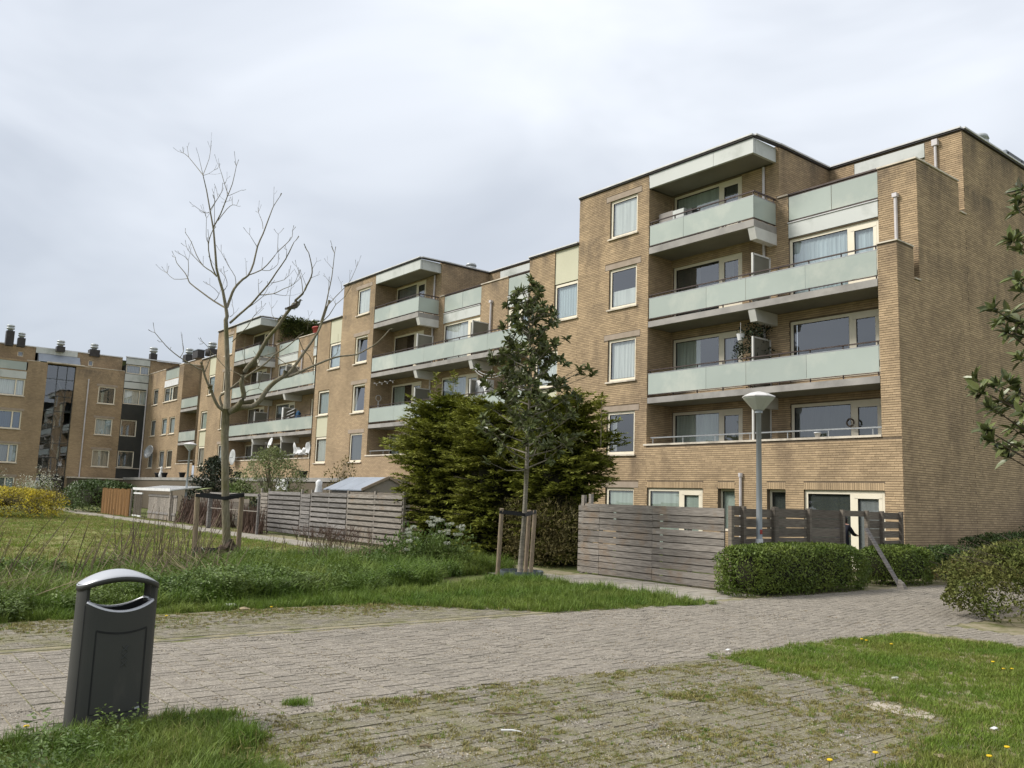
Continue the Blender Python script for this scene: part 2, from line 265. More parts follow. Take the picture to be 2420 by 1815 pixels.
def npmesh(name, V, F, mats, parent=None, mi=None, smooth=False):
    V = np.asarray(V, dtype=np.float32).reshape(-1, 3); F = np.asarray(F, dtype=np.int32); k = F.shape[1]
    me = bpy.data.meshes.new(name or 'clump'); me.vertices.add(len(V)); me.vertices.foreach_set('co', V.ravel())
    me.loops.add(F.size); me.loops.foreach_set('vertex_index', F.ravel()); me.polygons.add(len(F)); me.polygons.foreach_set('loop_start', np.arange(len(F), dtype=np.int32)*k)
    mats = mats if isinstance(mats, (list, tuple)) else [mats]
    for x in mats: me.materials.append(x)
    if mi is not None: me.polygons.foreach_set('material_index', np.asarray(mi, dtype=np.int32))
    me.update(calc_edges=True); me.validate()
    me.polygons.foreach_set('use_smooth', [bool(smooth)]*len(me.polygons))
    return link(name, me, parent) if name else me
def link(name, me, parent=None):
    o = bpy.data.objects.new(name, me); COL.objects.link(o)
    if parent is not None:
        o.parent = parent
        if parent.type == 'EMPTY': o.matrix_parent_inverse = Matrix.Translation(-parent.location)
    return o
def thing(name, label, cat, loc=(0, 0, 0), group=None):
    o = bpy.data.objects.new(name, None); COL.objects.link(o); o.location = tuple(float(a) for a in loc[:3]); o.empty_display_size = .3
    return tag(o, label, cat, group)
def tag(o, label=None, cat=None, group=None, kind=None):
    if label: o['label'] = label
    if cat: o['category'] = cat
    if group: o['group'] = group
    if kind: o['kind'] = kind
    return o
class Frame:      # a facade plane: u runs to the right seen from outside, d outwards
    def __init__(s, axis, val): s.a = axis; s.k = val
    def P(s, u, z, d=0): return (u, s.k-d, z) if s.a == 'Y' else (s.k+d, u, z)
def fbox(mb, F, u0, u1, z0, z1, d0, d1, m=0):
    a, b, c, d = F.P(u0, z0, d1), F.P(u1, z0, d1), F.P(u1, z0, d0), F.P(u0, z0, d0)
    mb.hexa([a, b, c, d, (a[0], a[1], z1), (b[0], b[1], z1), (c[0], c[1], z1), (d[0], d[1], z1)], m)
def holes_grid(mb, F, u0, u1, z0, z1, ops, m=0, depth=.32, room=True, inm=1, revm=None):
    """wall sheet with openings; every opening gets reveals and a dark room behind it"""
    us = sorted({u0, u1, *[x for o in ops for x in (o[0], o[1]) if u0 < x < u1]}); zs = sorted({z0, z1, *[x for o in ops for x in (o[2], o[3]) if z0 < x < z1]})
    for i in range(len(us)-1):
        for j in range(len(zs)-1):
            cu, cz = (us[i]+us[i+1])/2, (zs[j]+zs[j+1])/2
            if any(o[0] < cu < o[1] and o[2] < cz < o[3] for o in ops): continue
            mb.quad(F.P(us[i], zs[j]), F.P(us[i+1], zs[j]), F.P(us[i+1], zs[j+1]), F.P(us[i], zs[j+1]), m)
    revm = m if revm is None else revm
    for a, b, c, d in [o[:4] for o in ops]:
        for dd, mm in ((0, revm),) + (((1, inm),) if room else ()):
            d0, d1 = (0, -depth) if dd == 0 else (-depth, -depth-1.2)
            mb.quad(F.P(a, c, d0), F.P(a, d, d0), F.P(a, d, d1), F.P(a, c, d1), mm); mb.quad(F.P(b, d, d0), F.P(b, c, d0), F.P(b, c, d1), F.P(b, d, d1), mm)
            mb.quad(F.P(a, d, d0), F.P(b, d, d0), F.P(b, d, d1), F.P(a, d, d1), mm); mb.quad(F.P(b, c, d0), F.P(a, c, d0), F.P(a, c, d1), F.P(b, c, d1), mm)
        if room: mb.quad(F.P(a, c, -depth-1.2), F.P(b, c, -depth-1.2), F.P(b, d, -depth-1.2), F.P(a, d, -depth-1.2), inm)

# real bricks: collected per building, then laid in numpy
BRW, BRH, COURSE, HALFJ = .21, .056, .067, .0075
class Masonry:
    def __init__(s): s.b = []      # (F, u0, u1, z0, z1)
    def lay(s, F, u0, u1, z0, z1, ops=()):
        k0 = int(math.ceil(z0/COURSE)); k1 = int(math.floor(z1/COURSE))
        for k in range(k0, k1):
            za, zb = k*COURSE+HALFJ, (k+1)*COURSE-HALFJ; zc = (za+zb)/2
            iv = [(u0, u1)]
            for o in ops:
                if o[2] < zc+.02 and o[3] > zc-.02:
                    n = []
                    for a, b in iv:
                        if o[1] <= a or o[0] >= b: n.append((a, b)); continue
                        if o[0]-a > .02: n.append((a, o[0]))
                        if b-o[1] > .02: n.append((o[1], b))
                    iv = n
            off = (0, .11, .055, .165)[k % 4] + (.055 if random.random() < .3 else 0)
            for a, b in iv:
                x = math.floor((a-off)/.22)*.22+off
                while x < b-.015:
                    p, q_ = max(x+.0022, a), min(x+.2178, b)
                    if q_-p > .03: s.b.append((F, p, q_, za, zb))
                    x += .22
    def soldier(s, F, u0, u1, z0, z1):
        n = max(1, round((u1-u0)/.067)); w = (u1-u0)/n
        for i in range(n): s.b.append((F, u0+i*w+.005, u0+(i+1)*w-.005, z0+.005, z1-.005))
    def build(s, parent, near, n_single=300):
        full = [i for i, b in enumerate(s.b) if abs(b[2]-b[1]-.2156) < 1e-4 and b[3] > 1.9 and b[0].a == 'Y']
        full.sort(key=lambda i: (Vector(s.b[i][0].P(s.b[i][1], s.b[i][3]))-Vector(near)).length); single = set(full[:n_single])
        mb = MB(); mb.box(0, .2156, -.008, .004, 0, COURSE-2*HALFJ); me = None
        for i in single:
            F, u0, u1, z0, z1 = s.b[i]; dd = random.uniform(-.001, .003)
            if me is None: o = mb.build('brick', brick_m, parent); me = o.data
            else: o = link('brick', me, parent)
            o.location = F.P(u0, z0, dd)
        rest = [b for i, b in enumerate(s.b) if i not in single]
        V = np.zeros((len(rest), 8, 3), np.float32)
        for i, (F, u0, u1, z0, z1) in enumerate(rest):
            dd = .007+random.uniform(-.0015, .0025)
            for k, (u, z, d) in enumerate(((u0, z0, dd), (u1, z0, dd), (u1, z1, dd), (u0, z1, dd), (u0, z0, -.004), (u1, z0, -.004), (u1, z1, -.004), (u0, z1, -.004))): V[i, k] = F.P(u, z, d)
        base = np.array([[0, 1, 2, 3], [1, 5, 6, 2], [5, 4, 7, 6], [4, 0, 3, 7], [3, 2, 6, 7], [0, 4, 5, 1]]); base = base[[0, 1, 3, 4, 5]]
        Fc = (np.arange(len(rest))[:, None, None]*8+base[None]).reshape(-1, 4)
        return tag(npmesh('brickwork', V, Fc, brick_m, parent), kind='stuff')

def window(parent, F, u0, u1, z0, z1, curtain='white', cz=0, mull=None, sill=True, lintel=None, fr=.1, d=-.06, ccover=(0, 1), tilt=False, blind=False, doors=()):
    """frame mesh with pane, sill, curtain as its children. mull: list of u where a mullion stands; doors: spans with a wider cream door leaf"""
    mb = MB(); t = .06
    spans = []; edges = [u0]+list(mull or [])+[u1]
    fbox(mb, F, u0, u1, z1-fr, z1, d-t, d); fbox(mb, F, u0, u1, z0, z0+fr, d-t, d)
    fbox(mb, F, u0, u0+fr, z0+fr, z1-fr, d-t, d); fbox(mb, F, u1-fr, u1, z0+fr, z1-fr, d-t, d)
    for m_ in (mull or []): fbox(mb, F, m_-fr*.6, m_+fr*.6, z0+fr, z1-fr, d-t, d)
    w = mb.build('window', cream, parent)
    for i in range(len(edges)-1):
        a = edges[i]+(fr if i == 0 else fr*.6); b = edges[i+1]-(fr if i == len(edges)-2 else fr*.6); c, e = z0+fr, z1-fr
        door = i in doors
        sb = MB(); g = .016 if not door else .105; mi = 1 if not door else 0
        dd = d-.012 if not door else d+.004
        fbox(sb, F, a, b, e-g*(1 if not door else 1.1), e, d-.05, dd, mi); fbox(sb, F, a, b, c, c+g*(1 if not door else 3), d-.05, dd, mi)
        fbox(sb, F, a, a+g, c+g, e-g, d-.05, dd, mi); fbox(sb, F, b-g, b, c+g, e-g, d-.05, dd, mi)
        if door: fbox(sb, F, a+g, a+g+.012, c+g*3, e-g*1.1, d-.05, d-.01, 1); fbox(sb, F, a+g+.012, b-g, e-g*1.1-.012, e-g*1.1, d-.05, d-.01, 1)
        if tilt:      # top-hung sash leaning inwards
            sb = MB(); th = .16
            for (p, q2) in (((a, c), (b, c)), ((a, c), (a, e)), ((b, c), (b, e)), ((a, e), (b, e))):
                A_ = F.P(p[0], p[1], d-.03-(th if p[1] == e else 0)); B_ = F.P(q2[0], q2[1], d-.03-(th if q2[1] == e else 0)); sb.bar(A_, B_, .05, .05, 0)
        sb.build('door_leaf' if door else 'sash', [cream, black_m], w)
        pb = MB()
        if tilt: pb.quad(F.P(a+.03, c+.03, d-.035), F.P(b-.03, c+.03, d-.035), F.P(b-.03, e-.03, d-.19), F.P(a+.03, e-.03, d-.19))
        else: pb.quad(F.P(a+g*.5, c+g*.5, d-.03), F.P(b-g*.5, c+g*.5, d-.03), F.P(b-g*.5, e-g*.5, d-.03), F.P(a+g*.5, e-g*.5, d-.03))
        pb.build('pane', pane_m, w)
        ck = curtain[i] if isinstance(curtain, (list, tuple)) else curtain
        if ck:
            cb = MB(); lo, hi = c+(e-c)*cz, c+(e-c)*(ccover[2] if len(ccover) > 2 else 1); ca, cb_ = a+(b-a)*ccover[0], a+(b-a)*ccover[1]; n = max(2, int((cb_-ca)/.05)); off = -.1 if not blind else -.07
            for k in range(n):
                x0_, x1_ = ca+(cb_-ca)*k/n, ca+(cb_-ca)*(k+1)/n; w0 = 0 if blind else .012*math.sin(k*2.1+u0*3); w1 = 0 if blind else .012*math.sin((k+1)*2.1+u0*3)
                cb.quad(F.P(x0_, lo, d+off+w0), F.P(x1_, lo, d+off+w1), F.P(x1_, hi, d+off+w1), F.P(x0_, hi, d+off+w0))
            cb.build('curtain', cur[ck], w)
    if sill: s_ = MB(); fbox(s_, F, u0-.06, u1+.06, z0-.055, z0-.002, d-.05, .075); s_.build('sill', coping_m, w)
    if lintel: l_ = MB(); fbox(l_, F, u0-lintel, u1+lintel, z1+.004, z1+.205, -.03, .012); l_.build('lintel', lintel_m, w)
    return w

def balcony(parent, F, u0, u1, s0, s1, joints, depth=1.25, top=None, side=0, gl=(None, None), hr=None, solid=True):
    """slab with posts, handrail, lower rail and glass panels as children; side = returned balustrade length at the right end"""
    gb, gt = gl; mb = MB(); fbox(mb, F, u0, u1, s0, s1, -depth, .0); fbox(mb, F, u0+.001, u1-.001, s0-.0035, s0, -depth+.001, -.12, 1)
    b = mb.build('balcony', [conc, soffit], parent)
    pr = MB(); n = max(2, round((u1-u0)/1.05))
    for i in range(n+1):
        u = u0+.06+(u1-u0-.12)*i/n; fbox(pr, F, u-.012, u+.012, s1-.0, hr-.02, -.085, -.045)
    if side:
        for y in (.35, .8, side-.05): fbox(pr, F, u1-.085, u1-.045, s1, hr-.02, -y-.012, -y+.012)
    pr.build('post', rail_d, b)
    h = MB(); h.bar(F.P(u0, hr, -.05), F.P(u1+.0, hr, -.05), .05, .034)
    if side: h.bar(F.P(u1-.025, hr, -.03), F.P(u1-.025, hr, -side), .05, .05)
    h.build('handrail', rail_d, b)
    for z in (gb-.02, gt+.02):
        r = MB(); r.bar(F.P(u0, z, -.03), F.P(u1, z, -.03), .03, .026)
        if side: r.bar(F.P(u1-.03, z, -.03), F.P(u1-.03, z, -side), .03, .035)
        r.build('glass_clamp_rail', rail_d if z < gt else rail_l, b)
    js = [u0+.02]+list(joints)+[u1-.012]
    for i in range(len(js)-1):
        g = MB(); fbox(g, F, js[i]+.006, js[i+1]-.006, gb, gt, -.022, -.01); g.build('glass_panel', glassp, b)
    if side: g = MB(); fbox(g, F, u1-.022, u1-.01, gb, gt, -side, -.03); g.build('glass_panel', glassp, b)
    return b

# ================================================================== the apartment row
FY = Frame('Y', 22.4); F1 = Frame('Y', 23.65); F2 = Frame('Y', 26.7)
Z = dict(sill=(3.41, 6.1, 8.85, 11.6), top=(4.95, 7.66, 10.37, 13.07))
def side_wall(mb, X, y0, y1, z0, z1, face=1, m=0):       # sheet at X looking to +X (face=1) or -X
    q = [(X, y0, z0), (X, y1, z0), (X, y1, z1), (X, y0, z1)]
    mb.quad(*(q if face > 0 else q[::-1]), m)
def fascia(parent, name, F, u0, u1, z0, z1, joints=(), d=(-.12, .0), m=None):
    js = [u0]+list(joints)+[u1]; o = None
    for i in range(len(js)-1):
        mb = MB(); fbox(mb, F, js[i]+.006, js[i+1]-.006, z0, z1, d[0], d[1]); o = mb.build(name, m or fascia_m, parent)
    return o
def block(k, dx, label, bricks, xr, win_left, units, lower_links, right_end=False, terr=()):
    """one stepped block. dx = shift from the nearest block; xr = right end of its balcony bay"""
    XL, XB, XC, XK = -24.27+dx, -20.56+dx, -16.05+dx, -27.31+dx
    root = thing('apartment_block', label, 'apartment block', ((XL+xr)/2, 24, 0), group='stepped brick blocks of one terrace')
    mas = Masonry(); wm = mortar if bricks else bricktex; top = 13.66
    wall = MB()
    # --- openings on the front plane
    bay = [(XL+1.72, XL+3.14, Z['sill'][i], Z['top'][i]+.03) for i in range(4)]
    g0 = [(XL+1.72, XL+3.14, .95, 2.23)] if bricks else []
    holes_grid(wall, FY, XL, XB, 0, top, bay+g0)
    linkops = [(XK+1.62, XL-.02, 8.86, 11.78)]+[(XK+.5, XK+1.92, 3.4, 7.68)]
    holes_grid(wall, FY, XK, XL, 0, 11.8, linkops)
    gops = [(-20.5, -18.07, .05, 2.23), (-17.46, -16.8, .9, 2.23), (-15.62, -14.97, .9, 2.23), (-14.36, -11.9, .05, 2.23)] if bricks else []
    xlow = -11.38 if right_end else xr
    holes_grid(wall, FY, XB, xlow, 0, 3.68, gops)
    if right_end: holes_grid(wall, FY, -11.94, -11.38, 3.68, 9.1, [])
    # --- plane of the flats behind the balconies, levels 1-3 and 4
    ops1 = []
    for lv in range(3):
        zb, zt = 2.95+lv*2.71, (4.93, 7.6, 10.3)[lv]
        for (a, b, _) in units: ops1.append((a+dx, b+dx, zb, zt if lv < 2 or a+dx < XC else 10.34))
    opsb = [(-20.48+dx, -17.42+dx, 2.95+i*2.71, (4.95, 7.62, 10.33, 13.05)[i]) for i in range(4)]
    holes_grid(wall, F1, XB, XC, 2.75, 13.1, opsb)
    tops = [(a+dx, b+dx, 10.36, 12.2) for (a, b, _) in units]
    holes_grid(wall, F1, XC, xlow, 2.75, 11.83, [o for o in ops1]+[(a, b, c, 11.831) for a, b, c, d in tops], room=False)
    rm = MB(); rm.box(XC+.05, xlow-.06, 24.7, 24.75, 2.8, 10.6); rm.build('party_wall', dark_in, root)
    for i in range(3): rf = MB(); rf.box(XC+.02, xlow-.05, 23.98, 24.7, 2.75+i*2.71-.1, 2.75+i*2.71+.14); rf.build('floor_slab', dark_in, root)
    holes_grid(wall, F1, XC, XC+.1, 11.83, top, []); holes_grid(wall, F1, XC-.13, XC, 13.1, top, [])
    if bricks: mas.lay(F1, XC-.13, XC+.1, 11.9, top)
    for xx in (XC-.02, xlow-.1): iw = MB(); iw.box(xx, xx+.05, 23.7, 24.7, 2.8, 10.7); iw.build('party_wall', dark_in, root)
    # --- side walls of the recess, the penthouse and its return
    side_wall(wall, XB, 22.4, 23.65, 3.68, 13.1, 1)
    side_wall(wall, XC+.1, 23.65, 26.7, 10.7, top, 1)
    side_wall(wall, XL, 22.4, 27, 11.7, top, -1); side_wall(wall, XL, 23.65, 26.7, 11.7, top, -1)
    if not right_end: side_wall(wall, xr, 22.4, 23.65, 2.75, 11.8, -1); side_wall(wall, xr, 22.4, 26.7, 8, 11.8, -1)
    pent_r = -11.38 if right_end else xr+3.05
    holes_grid(wall, F2, XC+.1, pent_r, 10.7, top, [(-14.98+dx, -12.55+dx, 10.95, 13.57)])
    # roofs and parapet tops (sheets well below the eye line of a passer-by)
    roof = MB(); roof.box(XL+.3, XC-.12, 22.7, 38, 13.42, 13.5); roof.box(XC+.4, pent_r-.3, 27, 38, 13.3, 13.4); roof.box(XC+.4, pent_r-.3, 23.98, 26.6, 10.7, 10.86); roof.box(XK+.3, XL-.01, 22.75, 26.6, 11.2, 11.4); roof.box(XK, XL, 26.7, 27, 11.2, 13.6)
    roof.build('roof', trim_d, root)
    # back and inner faces of the parapets
    wall.box(XK, XL-.002, 22.62, 22.72, 11.3, 11.79); wall.box(XL+.02, XC, 27, 27.1, 13.2, 13.6)
    if bricks:
        mas.lay(FY, XL, XB, .0, top, bay+g0+[(o[0]-.22, o[1]+.22, o[3], o[3]+.21) for o in bay+g0])
        mas.lay(FY, XK, XL, .0, 11.8, linkops)
        sold = [(a, b, 2.23, 2.44) for a, b, c, d in gops]
        mas.lay(FY, XB, xlow, 0, 3.68, gops+sold)
        for a, b, c, d in sold: mas.soldier(FY, a, b, c, d)
        mas.lay(FY, -11.94, -11.38, 3.68, 9.1)
        mas.lay(F1, XB, XC, 2.75, 13.1, opsb); mas.lay(F1, XC, xlow, 2.75, 11.83, ops1+[(a, b, 10.3, 12) for a, b, c, d in tops])
        mas.lay(Frame('X', XB), 22.4, 23.65, 3.68, 13.1); mas.lay(Frame('X', XC+.1), 23.65, 26.7, 10.9, top)
        mas.lay(F2, XC+.1, pent_r, 11, top, [(-15.0, -12.55, 10.95, 13.6)])
        # the tall end wall with its steps and two drainage slots
        FE = Frame('X', -11.38)
        segs = [(22.4, 23.33, 0, 9.1), (23.33, 23.65, 0, 8.18), (23.65, 26.31, 0, 11.8), (26.31, 26.7, 0, 10.86), (26.7, 38, 0, top)]
        for a, b, c, d in segs: holes_grid(wall, FE, a, b, c, d, []); mas.lay(FE, a, b, c, d)
        # faces of the steps above each lower parapet, seen from the front, and the pier seen from the left
        holes_grid(wall, Frame('Y', 23.65), -11.94, -11.38, 8.18, 9.1, []); wall.box(-11.7, -11.39, 23.33, 23.6, 8.1, 8.17)
        side_wall(wall, -11.94, 22.4, 23.65, 3.68, 9.1, -1)
        wall.box(-11.93, -11.40, 23.2, 23.33, 8.2, 9.09)
    w_ = wall.build('wall', [wm, dark_in], root)
    if bricks: mas.build(root, (-12.2, 22.4, 2.4))
    # --- windows of the left bay
    for i in range(4):
        a = win_left[i]
        window(root, FY, bay[i][0], bay[i][1], bay[i][2], bay[i][3], a[0], a[1], lintel=.2, ccover=a[2], tilt=a[3], blind=a[4])
    # link bay: window over window with olive panels between
    u0, u1 = linkops[0][:2]; window(root, FY, u0, u1, 8.86, 10.36, lower_links[2], 0, blind=False)
    fascia(root, 'infill_panel', FY, u0, u1, 10.4, 11.78, m=pancream, d=(-.1, -.03))
    u0, u1 = linkops[1][:2]; window(root, FY, u0, u1, 6.2, 7.66, lower_links[1], 0); fascia(root, 'infill_panel', FY, u0, u1, 4.93, 6.14, m=pancream, d=(-.1, -.03)); window(root, FY, u0, u1, 3.4, 4.9, lower_links[0], 0)
    # --- windows and balcony doors behind the balconies
    for i in range(4):
        o = opsb[i]; c = units[0][2][i] if i < 4 else 'dark'
        window(root, F1, o[0], o[1], o[2], o[3], [c, 'dark' if i != 1 else 'grey'], 0, mull=[o[0]+2.1], sill=False, doors=(1,), fr=.1, ccover=(0, .55) if i in (1, 2) else (0, 1))
    for n_, (a, b, cs) in enumerate(units):
        for lv in range(3):
            zb, zt = 2.95+lv*2.71, (4.93, 7.6, 10.34)[lv]; door_left = n_ == 1
            mu = [a+dx+(b-a)*.68] if not door_left else [a+dx+(b-a)*.32]
            window(root, F1, a+dx, b+dx, zb, zt, cs[4+lv], 0, mull=mu, sill=False, doors=(1,) if not door_left else (0,), fr=.1)
        fascia(root, 'fascia_panel', F1, a+dx, b+dx, 10.38, 10.87, d=(-.12, .02))
        f_ = MB(); fbox(f_, F1, a+dx-.01, b+dx+.01, 10.872, 10.9, -.2, .05); f_.build('roof_edge_trim', trim_w, root)
        r_ = MB(); r_.bar(F1.P(a+dx, 11.86, -.02), F1.P(b+dx, 11.86, -.02), .06, .05); rr = r_.build('terrace_railing', rail_d, root)
        js = [a+dx, a+dx+(b-a)*.5, b+dx]
        p_ = MB(); [fbox(p_, F1, u-.012, u+.012, 10.9, 11.83, -.09, -.05) for u in np.linspace(a+dx+.05, b+dx-.05, 4)]; [p_.bar(F1.P(a+dx, z, -.04), F1.P(b+dx, z, -.04), .03, .04) for z in (10.96, 11.79)]; p_.build('post', rail_d, rr)
        for j in range(2): g_ = MB(); fbox(g_, F1, js[j]+.01, js[j+1]-.01, 10.98, 11.77, -.03, -.015); g_.build('glass_panel', gterr, rr)
        wp = MB(); fbox(wp, F2, -14.98+dx, -12.55+dx, 10.95, 11.0, -.15, -.1)
    fascia(root, 'fascia_panel', F2, -14.98+dx, -12.55+dx, 13.1, 13.57, d=(-.12, .02))
    window(root, F2, -14.98+dx, -12.55+dx, 10.96, 13.08, 'dark', 0, mull=[-13.3+dx], sill=False, fr=.1)
    # --- balconies
    bb = lambda *a, **q_: balcony(root, FY, *a, **q_)
    b4 = bb(XB+.02, -16.05+dx, 10.62, 10.86, [XB+1.6, XB+3.05][:1 if k != 0 else 1], gl=(10.93, 11.64), hr=11.81, side=1.22)
    J = [XB+2.6, XB+4.18, XB+6.33] if right_end else [XB+2.6, XB+5.2, XB+7.8, XB+10.4]
    b3 = bb(XB+.02, xr-.02, 7.92, 8.13, J, gl=(8.24, 8.95), hr=9.09); b2 = bb(XB+.02, xr-.02, 5.18, 5.38, J, gl=(5.5, 6.22), hr=6.36)
    cp = MB(); fbox(cp, FY, XB-.12, xr, 3.69, 3.75, -.3, .04); cp.build('parapet_coping', coping_m, root)
    lf = MB(); fbox(lf, FY, XB, xr, 2.5, 2.74, -1.25, -.02); lf.build('loggia_floor', conc, root)
    hr_ = MB(); hr_.bar(FY.P(XB+.1, 3.97, -.12), FY.P(xr-.02, 3.97, -.12), .04, .04); [hr_.bar(FY.P(u, 3.75, -.12), FY.P(u, 3.96, -.12), .03, .012) for u in np.arange(XB+.2, xr, 1.35)]; hr_.build('parapet_handrail', rail_l, root)
    # consoles under the slabs at the party walls
    cons = [XC-.12]+([] if right_end else [XC+4.6])
    for cx in cons:
        for zt, ok in ((10.615, cx < XC), (7.915, True), (5.175, True)):
            if not ok: continue
            c_ = MB(); z0 = zt-.38; c_.hexa([(cx-.13, 22.55, z0), (cx+.13, 22.55, z0), (cx+.13, 23.65, z0), (cx-.13, 23.65, z0), (cx-.13, 22.42, zt), (cx+.13, 22.42, zt), (cx+.13, 23.65, zt), (cx-.13, 23.65, zt)]); c_.build('console_beam', beam_m, root)
    # privacy screens and down pipes at the party wall
    for lv, zt in ((3, 9.78), (2, 7.05), (1, 4.95)):
        for cx in cons:
            s_ = MB(); z0 = zt-1.6; yy = (22.5, 23.4)
            for z in (z0, zt-.05): s_.box(cx-.03, cx+.03, yy[0], yy[1], z, z+.05)
            for y in yy: s_.box(cx-.03, cx+.03, y-.03, y+.03, z0, zt)
            sc_ = s_.build('privacy_screen', beam_m, root); g_ = MB(); g_.box(cx-.01, cx+.01, 22.53, 23.37, z0+.05, zt-.05); g_.build('screen_pane', screen_m, sc_)
    p_ = MB(); p_.tube([(XC-.45, 23.58, 2.8), (XC-.45, 23.58, 13.05)], .045, 8); p_.build('down_pipe', pipe_m, root)
    for u in ([-11.98] if right_end else [XC-15.6+16.05+.02-.0 if False else dx-11.55]):
        p_ = MB(); p_.tube([(u, 23.58, 8.2), (u, 23.58, 10.8)], .05, 8); p_.box(u-.07, u+.07, 23.5, 23.64, 10.8, 10.92); p_.build('down_pipe', pipe_m, root)
    # canopy over the corner balcony
    fascia(root, 'canopy_fascia', FY, XB+.01, XC, 13.1, 13.6, joints=[XB+2.9], d=(-.1, .005))
    cs = MB(); cs.box(XC-.1, XC, 22.51, 23.68, 13.1, 13.6); cs.build('canopy_fascia', fascia_m, root)
    cu = MB(); cu.box(XB+.01, XC-.11, 22.51, 23.64, 13.12, 13.3); cu.build('canopy_soffit', soffit, root)
    # roof trims: dark drip edge with a pale upstand
    tr = MB(); tw = MB()
    def edge(a, b, z):
        tr.bar((a[0], a[1], z), (b[0], b[1], z), .12, .05); tw.bar((a[0], a[1], z+.052), (b[0], b[1], z+.052), .19, .05)
    edge((XL, 22.39), (XC+.02, 22.39), 13.65); edge((XC+.02, 22.42), (XC+.1, 23.65), 13.65); edge((XC+.1, 23.65), (XC+.1, 26.72), 13.66); edge((XC+.1, 26.69), (pent_r, 26.69), 13.67); edge((XL, 22.42), (XL, 27), 13.655)
    edge((XK, 22.39), (XL, 22.39), 11.82)
    if right_end: edge((-11.37, 26.72), (-11.37, 38), 13.66)
    tr.build('roof_trim', trim_d, root); tw.build('roof_trim', trim_w, root)
    def cop(*a): c_ = MB(); c_.box(*a); c_.build('parapet_coping', coping_m, root)
    prs = [(XC+.25, XC+.45)]
    us = sorted([(a+dx, b+dx) for a, b, _ in units]); prs = [(XC+.06, us[0][0])]
    if len(us) > 1: prs.append((us[0][1], us[1][0]))
    if right_end: prs.append((us[-1][1], -11.36))
    for a, b in prs: cop(a, b, 23.6, 23.9, 11.835, 11.88)
    if right_end:
        for a in ((-11.96, -11.35, 22.36, 22.6, 9.11, 9.15), (-11.6, -11.352, 22.602, 23.33, 9.11, 9.15), (-11.62, -11.345, 23.902, 26.31, 11.835, 11.88), (-11.5, -11.33, 23.33, 23.65, 8.19, 8.23), (-11.5, -11.33, 26.31, 26.7, 10.87, 10.91)): cop(*a)
    return root

UA = [(-15.6, -12.55, ('green', 'green', 'dark', 'dark', 'grey', 'blue', 'blue'))]
def mk(c0, c4): return c0+c4
# curtains: units[0][2][0:4] = window beside the corner balcony on levels 1-4; [4:7] = window of that unit on levels 1-3
wa = block(0, 0, 'nearest brick apartment block, ending at the tall shaded end wall', True, -11.94,
    [('grey', 0, (0, .25), False, False), ('white', 0, (0, 1), False, False), ('white', 0, (0, 1, .45), False, True), ('white', 0, (0, 1), False, True)],
    [(-15.6, -12.55, ('green', 'green', 'dark', 'green', 'dark', None, 'blue'))], ('grey', 'white', 'blue'), right_end=True)
wb = block(1, -20.0, 'middle brick apartment block behind the dark conifers and young magnolia', False, -27.31,
    [('dark', 0, (0, 1), False, False), ('grey', 0, (0, .2), True, False), ('grey', 0, (0, .2), True, False), ('white', 0, (0, 1), False, True)],
    [(-15.6, -12.45, ('green', 'green', 'brown', 'grey', 'blue', 'blue', 'white')), (-10.35, -7.33, ('', '', '', '', 'blue', 'white', 'blue'))], ('white', 'blue', 'blue'))
wc = block(2, -40.45, 'brick apartment block behind the bare tree, ivy hanging from its top floor', False, -47.42,
    [('white', 0, (0, 1), False, False), ('dark', 0, (0, 1), False, False), ('dark', 0, (0, .4), False, False), ('white', 0, (0, 1), False, True)],
    [(-15.5, -12.35, ('grey', 'grey', 'dark', 'dark', 'dark', 'dark', 'grey')), (-10.0, -7.0, ('', '', '', '', 'dark', 'dark', 'grey'))], ('beige', 'green', 'blue'))
# ground-floor windows of the near block, standing behind the board fence
window(wa, FY, -22.53, -21.11, .95, 2.22, 'green', 0, lintel=.2, blind=True)
window(wa, FY, -20.5, -18.07, .06, 2.22, 'green', 0, mull=[-19.05], doors=(1,), sill=False, fr=.1, blind=True)
window(wa, FY, -17.46, -16.8, .9, 2.22, 'green', 0, sill=False, fr=.07, d=-.16, blind=True)
window(wa, FY, -15.62, -14.97, .9, 2.22, 'dark', 0, sill=False, fr=.07, d=-.16, blind=True)
window(wa, FY, -14.36, -11.9, .06, 2.22, ['dark', 'grey'], 0, mull=[-12.88], doors=(1,), sill=False, fr=.1, blind=True)
m_ = MB(); m_.tube([(-16.54, 22.34, .3), (-16.54, 22.34, 2.6)], .045, 8); m_.tube([(-16.54, 22.34, 2.6), (-16.54, 22.34, 2.72)], .07, 8); m_.build('vent_pipe', pipe_m, wa)
m_ = MB(); m_.tube([(-12.18, 26.63, 10.9), (-12.18, 26.63, 13.35)], .045, 8); m_.box(-12.27, -12.09, 26.56, 26.69, 13.35, 13.55); m_.build('down_pipe', pipe_m, wa)

